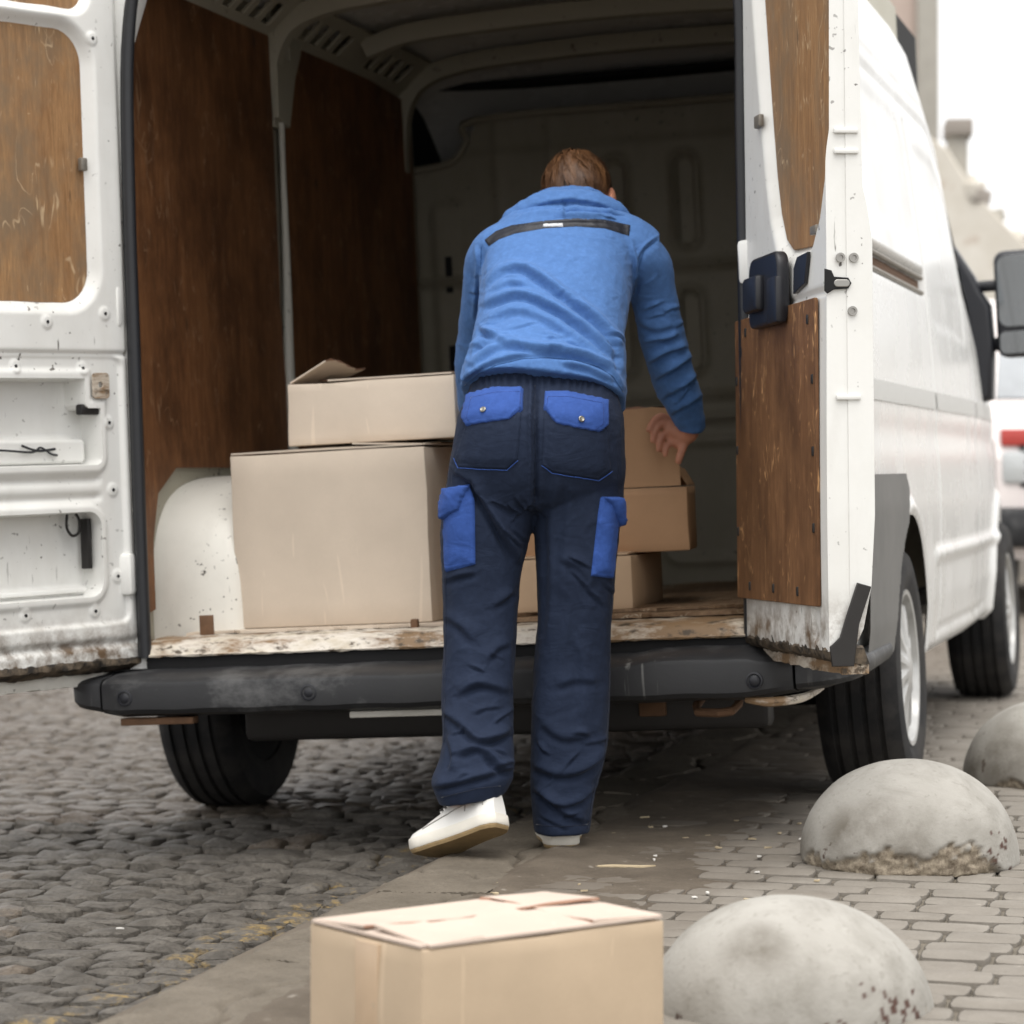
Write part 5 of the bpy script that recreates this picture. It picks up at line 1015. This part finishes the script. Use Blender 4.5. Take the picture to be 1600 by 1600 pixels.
def seam_line(name, src, pts, r, mat, parent, dg=6.45, off=.001):
    bv = BVHTree.FromPolygons([q.co[:] for q in src.vertices], [p.vertices[:] for p in src.polygons]); out = []
    for i in range(len(pts) - 1):
        m_ = max(2, int(math.hypot(pts[i + 1][0] - pts[i][0], pts[i + 1][1] - pts[i][1]) / 4))
        for k in range(m_ + (i == len(pts) - 2)):
            t = k / m_; u, v_ = pts[i][0] + (pts[i + 1][0] - pts[i][0]) * t, pts[i][1] + (pts[i + 1][1] - pts[i][1]) * t; dr2 = (S(u, v_, 1.0) - CAMP).normalized(); loc, nr, _, _ = bv.ray_cast(CAMP, dr2)
            if loc is None: loc, nr, _, _ = bv.find_nearest(S(u, v_, dg))
            out.append(loc + nr * off)
    return ob(name, rings_me(name, tube_rings(out, r, 6), True, 0), mat, parent)
fabric('thread_navy', (.008, .013, .03)); fabric('thread_blue', (.012, .035, .16))
for o_ in [c_ for c_ in tro.children if c_.name.startswith('pocket_flap')]:
    pass
FL = [[(732, 618), (774, 608), (818, 607), (817, 641), (798, 658), (732, 668), (724, 655)], [(851, 615), (887, 615), (948, 627), (948, 666), (934, 677), (868, 665), (849, 640)]]
flo = [c_ for c_ in tro.children if c_.name.startswith('pocket_flap')]
for po, o_ in zip(FL, flo[:2]):
    cx_, cy_ = sum(p[0] for p in po) / len(po), sum(p[1] for p in po) / len(po); q = [(cx_ + (a - cx_) * .90, cy_ + (b - cy_) * .84) for a, b in po]; seam_line('stitching', o_.data, q + q[:1], .0009, 'thread_blue', o_, off=.0003)
for q in ([(712, 716), (718, 732), (793, 734), (810, 719)], [(846, 727), (863, 739), (934, 750), (954, 736)]): seam_line('piping', tm, q, .0009, 'royal_twill', tro, off=.006)
for q in ([(836, 602), (835, 650), (836, 700), (835, 785)], [(966, 700), (965, 770)], [(957, 910), (953, 1000), (950, 1100), (945, 1180), (926, 1240), (918, 1295)], [(697, 900), (697, 1000), (695, 1100), (694, 1160)]): seam_line('seam', tm, q, .0011, 'thread_navy', tro, off=.0004)
for q in ([(838, 1288), (860, 1291), (890, 1291), (918, 1288)], [(690, 1246), (715, 1240), (745, 1232), (782, 1228)]): seam_line('hem_stitch', tm, q, .0010, 'thread_navy', tro, off=.0003)
for q in ([(726, 602), (748, 584), (775, 571), (815, 561), (860, 559), (900, 563), (935, 573), (958, 589), (974, 613)], [(1030, 372), (1006, 392), (996, 425), (990, 460)], [(752, 384), (751, 430)]): seam_line('seam', hm, q, .0011, 'hoodie_seam', hood, 6.8, .0004)
strp = [(757, 375), (775, 361), (800, 352), (850, 345), (900, 341), (945, 343), (985, 352), (983, 369), (945, 357), (900, 354), (850, 357), (805, 365), (780, 374), (764, 385)]
patch('reflective_band', hm, strp, .004, 'strap_black', hood, 6.9, 1.8); patch('label_tab', hm, [(848, 351), (880, 350), (880, 355), (848, 356)], .0055, 'tag_white', hood, 6.9, 1.2, edge=1)
# ---- shoes
def shoe(M4):
    r = empty('shoe', parent=man); r.matrix_local = M4 @ Matrix.Diagonal((1.12, .90, 1.14, 1)); L = .295
    t_ = np.linspace(0, 1, 26); wd = np.interp(t_, [0, .04, .12, .3, .5, .7, .85, .95, 1], [.020, .031, .038, .037, .041, .050, .045, .028, .008]); cx = np.interp(t_, [0, .3, .7, 1], [0, 0, .004, -.004]); spring = .012 * np.clip((t_ - .75) / .25, 0, 1) ** 2
    out = [(cx[i] + wd[i], t_[i] * L) for i in range(26)] + [(cx[i] - wd[i], t_[i] * L) for i in range(25, -1, -1)]
    def slab(name, z0, z1, k0, k1, mat):
        rr = [[(x * k, (y - L / 2) * (1 + (k - 1) * .35) + L / 2, z + .012 * max(0, (y / L - .75) / .25) ** 2) for x, y in out] for z, k in ((z0, k0 * .96), (z0 + .003, k0), (z1 - .003, k1), (z1, k1 * .97))]; ob(name, rings_me(name, rr, True, 40), mat, r)
    slab('outsole', 0, .009, .97, 1.0, 'outsole_tan'); slab('midsole', .0085, .031, 1.04, 1.03, 'shoe_mid')
    hh = np.interp(t_, [0, .05, .15, .3, .42, .6, .8, .93, 1], [.088, .098, .100, .098, .092, .074, .056, .046, .034]); rr = []
    for i in range(26):
        pr = []
        for a in np.linspace(0, math.pi, 15): ca, sa = math.cos(a), math.sin(a); tw = 1 - .30 * sa * (1 if t_[i] < .5 else .6); pr.append((cx[i] + wd[i] * .985 * math.copysign(abs(ca) ** .7, ca) * tw, .002 + t_[i] * L * .985, .028 + spring[i] + (hh[i] - .028) * sa ** .75))
        rr.append(pr)
    v = [p for q in rr for p in q]; f = [(i * 15 + j, (i + 1) * 15 + j, (i + 1) * 15 + j + 1, i * 15 + j + 1) for i in range(25) for j in range(14)] + [tuple(range(15))[::-1], tuple(range(25 * 15, 26 * 15))]
    up = mk('upper', v, f, 'shoe_white', r, ang=60)
    for a, b in ((.10, .6), (.30, .5)):   # stitched seams
        i = int(a * 25); tube('seam', [(p[0] * 1.012, p[1], p[2]) for p in rr[i]][1:-1], .0014, 'shoe_seam', up, 5)
    for sg in (0, 14):
        tube('seam', [(rr[i][2 if sg == 0 else 12][0] * 1.02, rr[i][2][1], rr[i][2][2]) for i in range(1, 20)], .0013, 'shoe_seam', up, 5)
    for k in range(5): i = 11 + k; tube('lace', [(p[0], p[1], p[2] + .002) for p in rr[i][5:10]], .003, 'shoe_white', up, 6)
    return r
fz = Vector((0, 0, 1))
c = S(878, 1332, 6.505); c.z = .009; t = (FWD - RGT * .04).normalized(); xax = t.cross(fz); shoe(frame(c, xax, t, fz))
hl, toe = S(786, 1294, 6.33), S(650, 1345, 6.47); t = (toe - hl).normalized(); up = (fz - t * t.dot(fz)).normalized(); up = Matrix.Rotation(R_(16), 3, t) @ up; xax = t.cross(up); shoe(frame(hl, xax, t, up))
# ================================================================== STREET BEHIND
n = NT('old_plaster'); a = n.noise(1.2, 6, .65); c = n.mix(n.step(a, .3, .7), (.52, .48, .41), (.66, .63, .57)); c = n.mix(n.step(n.noise(3, 4, .6), .6, .72), c, (.42, .33, .26)); M['old_plaster'] = n.end(c, .85, n.bump(a, .2, .05))
plain('pink_plaster', (.46, .37, .32), .85, var=.12, scale=2); plain('stone_trim', (.36, .34, .30), .85, var=.2, scale=3); plain('window_dark', (.10, .11, .12), .2); plain('roof_tile', (.30, .14, .09), .8, var=.3, scale=4)
plain('bark2', (.30, .27, .24), .9); plain('car_white', (.72, .66, .64), .3, var=.04); plain('car_red', (.45, .06, .05), .3, var=.1); plain('chrome', (.6, .6, .6), .2, .9, var=.05); plain('leaf', (.12, .11, .05), .7, var=.5, scale=3); plain('leaf_dry', (.20, .11, .055), .7, var=.5, scale=3); plain('bark', (.10, .08, .065), .9, var=.3)
def along(d, px, z=0):    # ground point at forward distance d, offset sideways from the view axis
    p = CAMP + FWD * d + RGT * ((px - 800) / 4300 * d); return Vector((p.x, p.y, z))
def house(name, label, o, rz, w_, d_, h_, wall, roof, cols, rows_, mats='window_dark'):
    r = empty(name, o, (0, 0, rz)); tag(r, label, 'building')
    span('wall', (0, w_), (0, d_), (0, h_), wall, r, .02)
    span('cornice', (-.25, w_ + .25), (-.25, d_ + .25), (h_ - .002, h_ + .35), 'stone_trim', r, .05)
    v = [(-.2, -.2, h_ + .35), (w_ + .2, -.2, h_ + .35), (w_ + .2, d_ + .2, h_ + .35), (-.2, d_ + .2, h_ + .35), (w_ * .2, d_ / 2, h_ + 2.0), (w_ * .8, d_ / 2, h_ + 2.0)]
    mk('roof', v, [(0, 1, 5, 4), (1, 2, 5), (2, 3, 4, 5), (3, 0, 4), (3, 2, 1, 0)], roof, r, smooth=False)
    for face in ('x', 'y'):
        L = w_ if face == 'y' else d_; k = max(1, int(cols * L / w_))
        for i in range(k):
            for j in range(rows_):
                c_ = (i + .5) * L / k; z = (j + .28) * h_ / rows_; hw = .55; hh = h_ / rows_ * .5
                if face == 'y': wn_ = span('window', (c_ - hw, c_ + hw), (-.05, .02), (z, z + hh), 'stone_trim', r, .01); span('pane', (c_ - hw + .12, c_ + hw - .12), (-.07, -.045), (z + .12, z + hh - .12), mats, wn_, .004).location -= wn_.location
                else: wn_ = span('window', (-.05, .02), (c_ - hw, c_ + hw), (z, z + hh), 'stone_trim', r, .01); span('pane', (-.07, -.045), (c_ - hw + .12, c_ + hw - .12), (z + .12, z + hh - .12), mats, wn_, .004).location -= wn_.location
    return r
# tall pale pink house whose corner shows above the van roof
p = along(62, 1466)
pk = house('town_house', 'tall dusty pink town house rising behind the van roof', (p.x - 16 * math.cos(YAW), p.y - 16 * math.sin(YAW), 0), YAW, 16, 11, 19, 'pink_plaster', 'roof_tile', 5, 5)
for i in range(6): o_ = span('pilaster', (i * 3.1, i * 3.1 + .5), (-.16, .01), (0, 18.9), 'stone_trim', pk, .03)
# ruined cream wall with rubble, a chimney stump and dry growth on its broken top
p0 = along(36, 1440, -1.0); L = 14; tp = [(0, 6.2), (.30, 6.0), (.6, 5.5), (1.0, 5.05), (1.3, 4.75), (1.9, 4.55), (2.3, 4.7), (2.7, 4.35), (3.4, 4.2), (4.5, 4.3), (6, 3.9), (8, 4.2), (10, 4.0), (L, 3.8)]
wl = empty('ruined_wall', p0, (0, 0, YAW + R_(-6))); tag(wl, 'crumbling cream plaster wall with a broken top at the right', 'wall')
ob('wall', plate_me('wall', [[(0, 0), (L, 0)] + tp[::-1]], .5, .03), 'old_plaster', wl, XZ(0))
span('chimney', (.34, .60), (-.1, .5), (5.0, 6.25), 'stone_trim', wl, .03); span('chimney_cap', (.30, .66), (-.18, .58), (6.2, 6.42), 'bark2', wl, .02)
for k in range(46):
    t = RNG.uniform(.4, 8); z = np.interp(t, [a for a, _ in tp], [b for _, b in tp]); s_ = RNG.uniform(.08, .22)
    o = box('rubble', (t, RNG.uniform(-.2, .2), z + .02), (s_ * 1.6, s_ * 1.4, s_), ['stone_trim', 'bark2', 'old_plaster'][k % 3], wl, .02, (RNG.uniform(-.3, .3), RNG.uniform(-.3, .3), RNG.uniform(0, 3)))
def leaves(name, parent, centers, n_, s_, mat):
    V, F_ = [], []
    for k in range(n_):
        c_, r = centers[RNG.integers(len(centers))]; d = RNG.normal(0, 1, 3); d /= np.linalg.norm(d); p = np.array(c_) + d * r * RNG.uniform(.2, 1) ** .6
        a, b = RNG.normal(0, 1, 3), RNG.normal(0, 1, 3); a /= np.linalg.norm(a); b -= a * (a @ b); b /= np.linalg.norm(b); q = len(V); ss = s_ * RNG.uniform(.5, 1.2)
        V += [p - a * ss, p + b * ss * .5, p + a * ss, p - b * ss * .5]; F_.append((q, q + 1, q + 2, q + 3))
    return mk(name, V, F_, mat, parent, smooth=False)
for k, (t, nm, lab, mt) in enumerate(((1.9, 'dry_bush', 'dry green brown bush growing on top of the ruined wall', 'leaf'), (3.0, 'dry_bush', 'rusty brown bush growing on the ruined wall at the right edge', 'leaf_dry'))):
    z = np.interp(t, [a for a, _ in tp], [b for _, b in tp]); b_ = empty(nm, wl.matrix_basis @ Vector((t, 0, z - .1))); tag(b_, lab, 'plant')
    leaves('foliage', b_, [((RNG.uniform(-.6, .6), RNG.uniform(-.2, .2), RNG.uniform(.0, .3)), .28) for _ in range(7)], 900, .05, mt)
    for q in range(5): tube('stem', [(0, 0, 0), (RNG.uniform(-.2, .2), 0, .2), (RNG.uniform(-.6, .6), RNG.uniform(-.1, .1), .45)], [.02, .014, .006], 'bark', b_, 6)
# vehicle parked facing us beyond the van
pc = along(16.5, 1556); vr = empty('parked_van', (pc.x, pc.y, 0), (0, 0, YAW - R_(2))); tag(vr, 'white parked van with a red band and slatted grille, half hidden behind the mirror', 'van')
prof2 = [(0, .35), (-.06, .55), (-.04, .95), (.05, 1.12), (.65, 1.30), (1.25, 1.92), (1.6, 2.0), (4.4, 2.0), (4.5, 1.8), (4.5, .35)]
rr = []
for x, k in ((0.0, .90), (.04, .97), (.12, 1.0), (1.83, 1.0), (1.91, .97), (1.95, .90)): rr.append([(x, y if y < .1 or k == 1 else y, .35 + (z - .35) * (k if z > 1 else 1)) for y, z in prof2])
ob('body', rings_me('body', rr, True, 30), 'car_white', vr)
gl = frame((0, .66, 1.315), (1, 0, 0), Vector((0, .6, .62)).normalized(), Vector((0, -.62, .6)).normalized()); ob('windscreen', plate_me('windscreen', [[(.10, .02), (1.85, .02), (1.74, .80), (.21, .80)]], .02, .005), 'glass_dark2', vr, gl)
span('red_band', (.03, 1.92), (-.03, .06), (1.03, 1.13), 'car_red', vr, .01)
for j in range(4): span('grille_slat', (.16, 1.79), (-.085, -.03), (.80 + j * .062, .834 + j * .062), 'chrome', vr, .008)
span('grille', (.14, 1.81), (-.06, -.02), (.78, 1.035), 'mat_black', vr, .005); span('bumper', (-.02, 1.97), (-.14, .02), (.42, .66), 'bumper_plastic', vr, .05)
for x in (.03, 1.62): span('headlamp', (x, x + .30), (-.075, 0), (.80, 1.0), 'glass_pale', vr, .03)
for x, y in ((.02, .85), (1.73, .85), (.02, 3.7), (1.73, 3.7)):
    o = ob('tyre', rings_me('tyre', [[(d, r * math.cos(a), r * math.sin(a)) for a in np.linspace(0, 2 * math.pi, 28, False)] for d, r in ((0, .2), (0, .31), (.03, .34), (.17, .34), (.2, .31), (.2, .2))]), 'tyre_rubber', vr); o.location = (x, y, .34)
# litter on the paving
flake('straw_bit', .589, -.627, .006, (.10, .012), 'straw', 'long pale straw fragment on the paving behind the standing foot', 'litter', .25)
flake('cigarette_end', -.33, -1.36, -.055, (.012, .006), 'paper_bit', 'white cigarette end lying on the cobbles at the left', 'litter', .5)
for k in range(34):
    x, y = RNG.uniform(.35, 1.05), RNG.uniform(-1.5, .3)
    o = flake('debris', x, y, .006, (RNG.uniform(.006, .02), RNG.uniform(.004, .009)), 'straw' if k % 3 else 'paper_bit', 'tiny pale crumb of litter scattered on the dirty paving behind the van', 'litter', RNG.uniform(0, 3)); o['group'] = 'crumbs of litter on the paving'
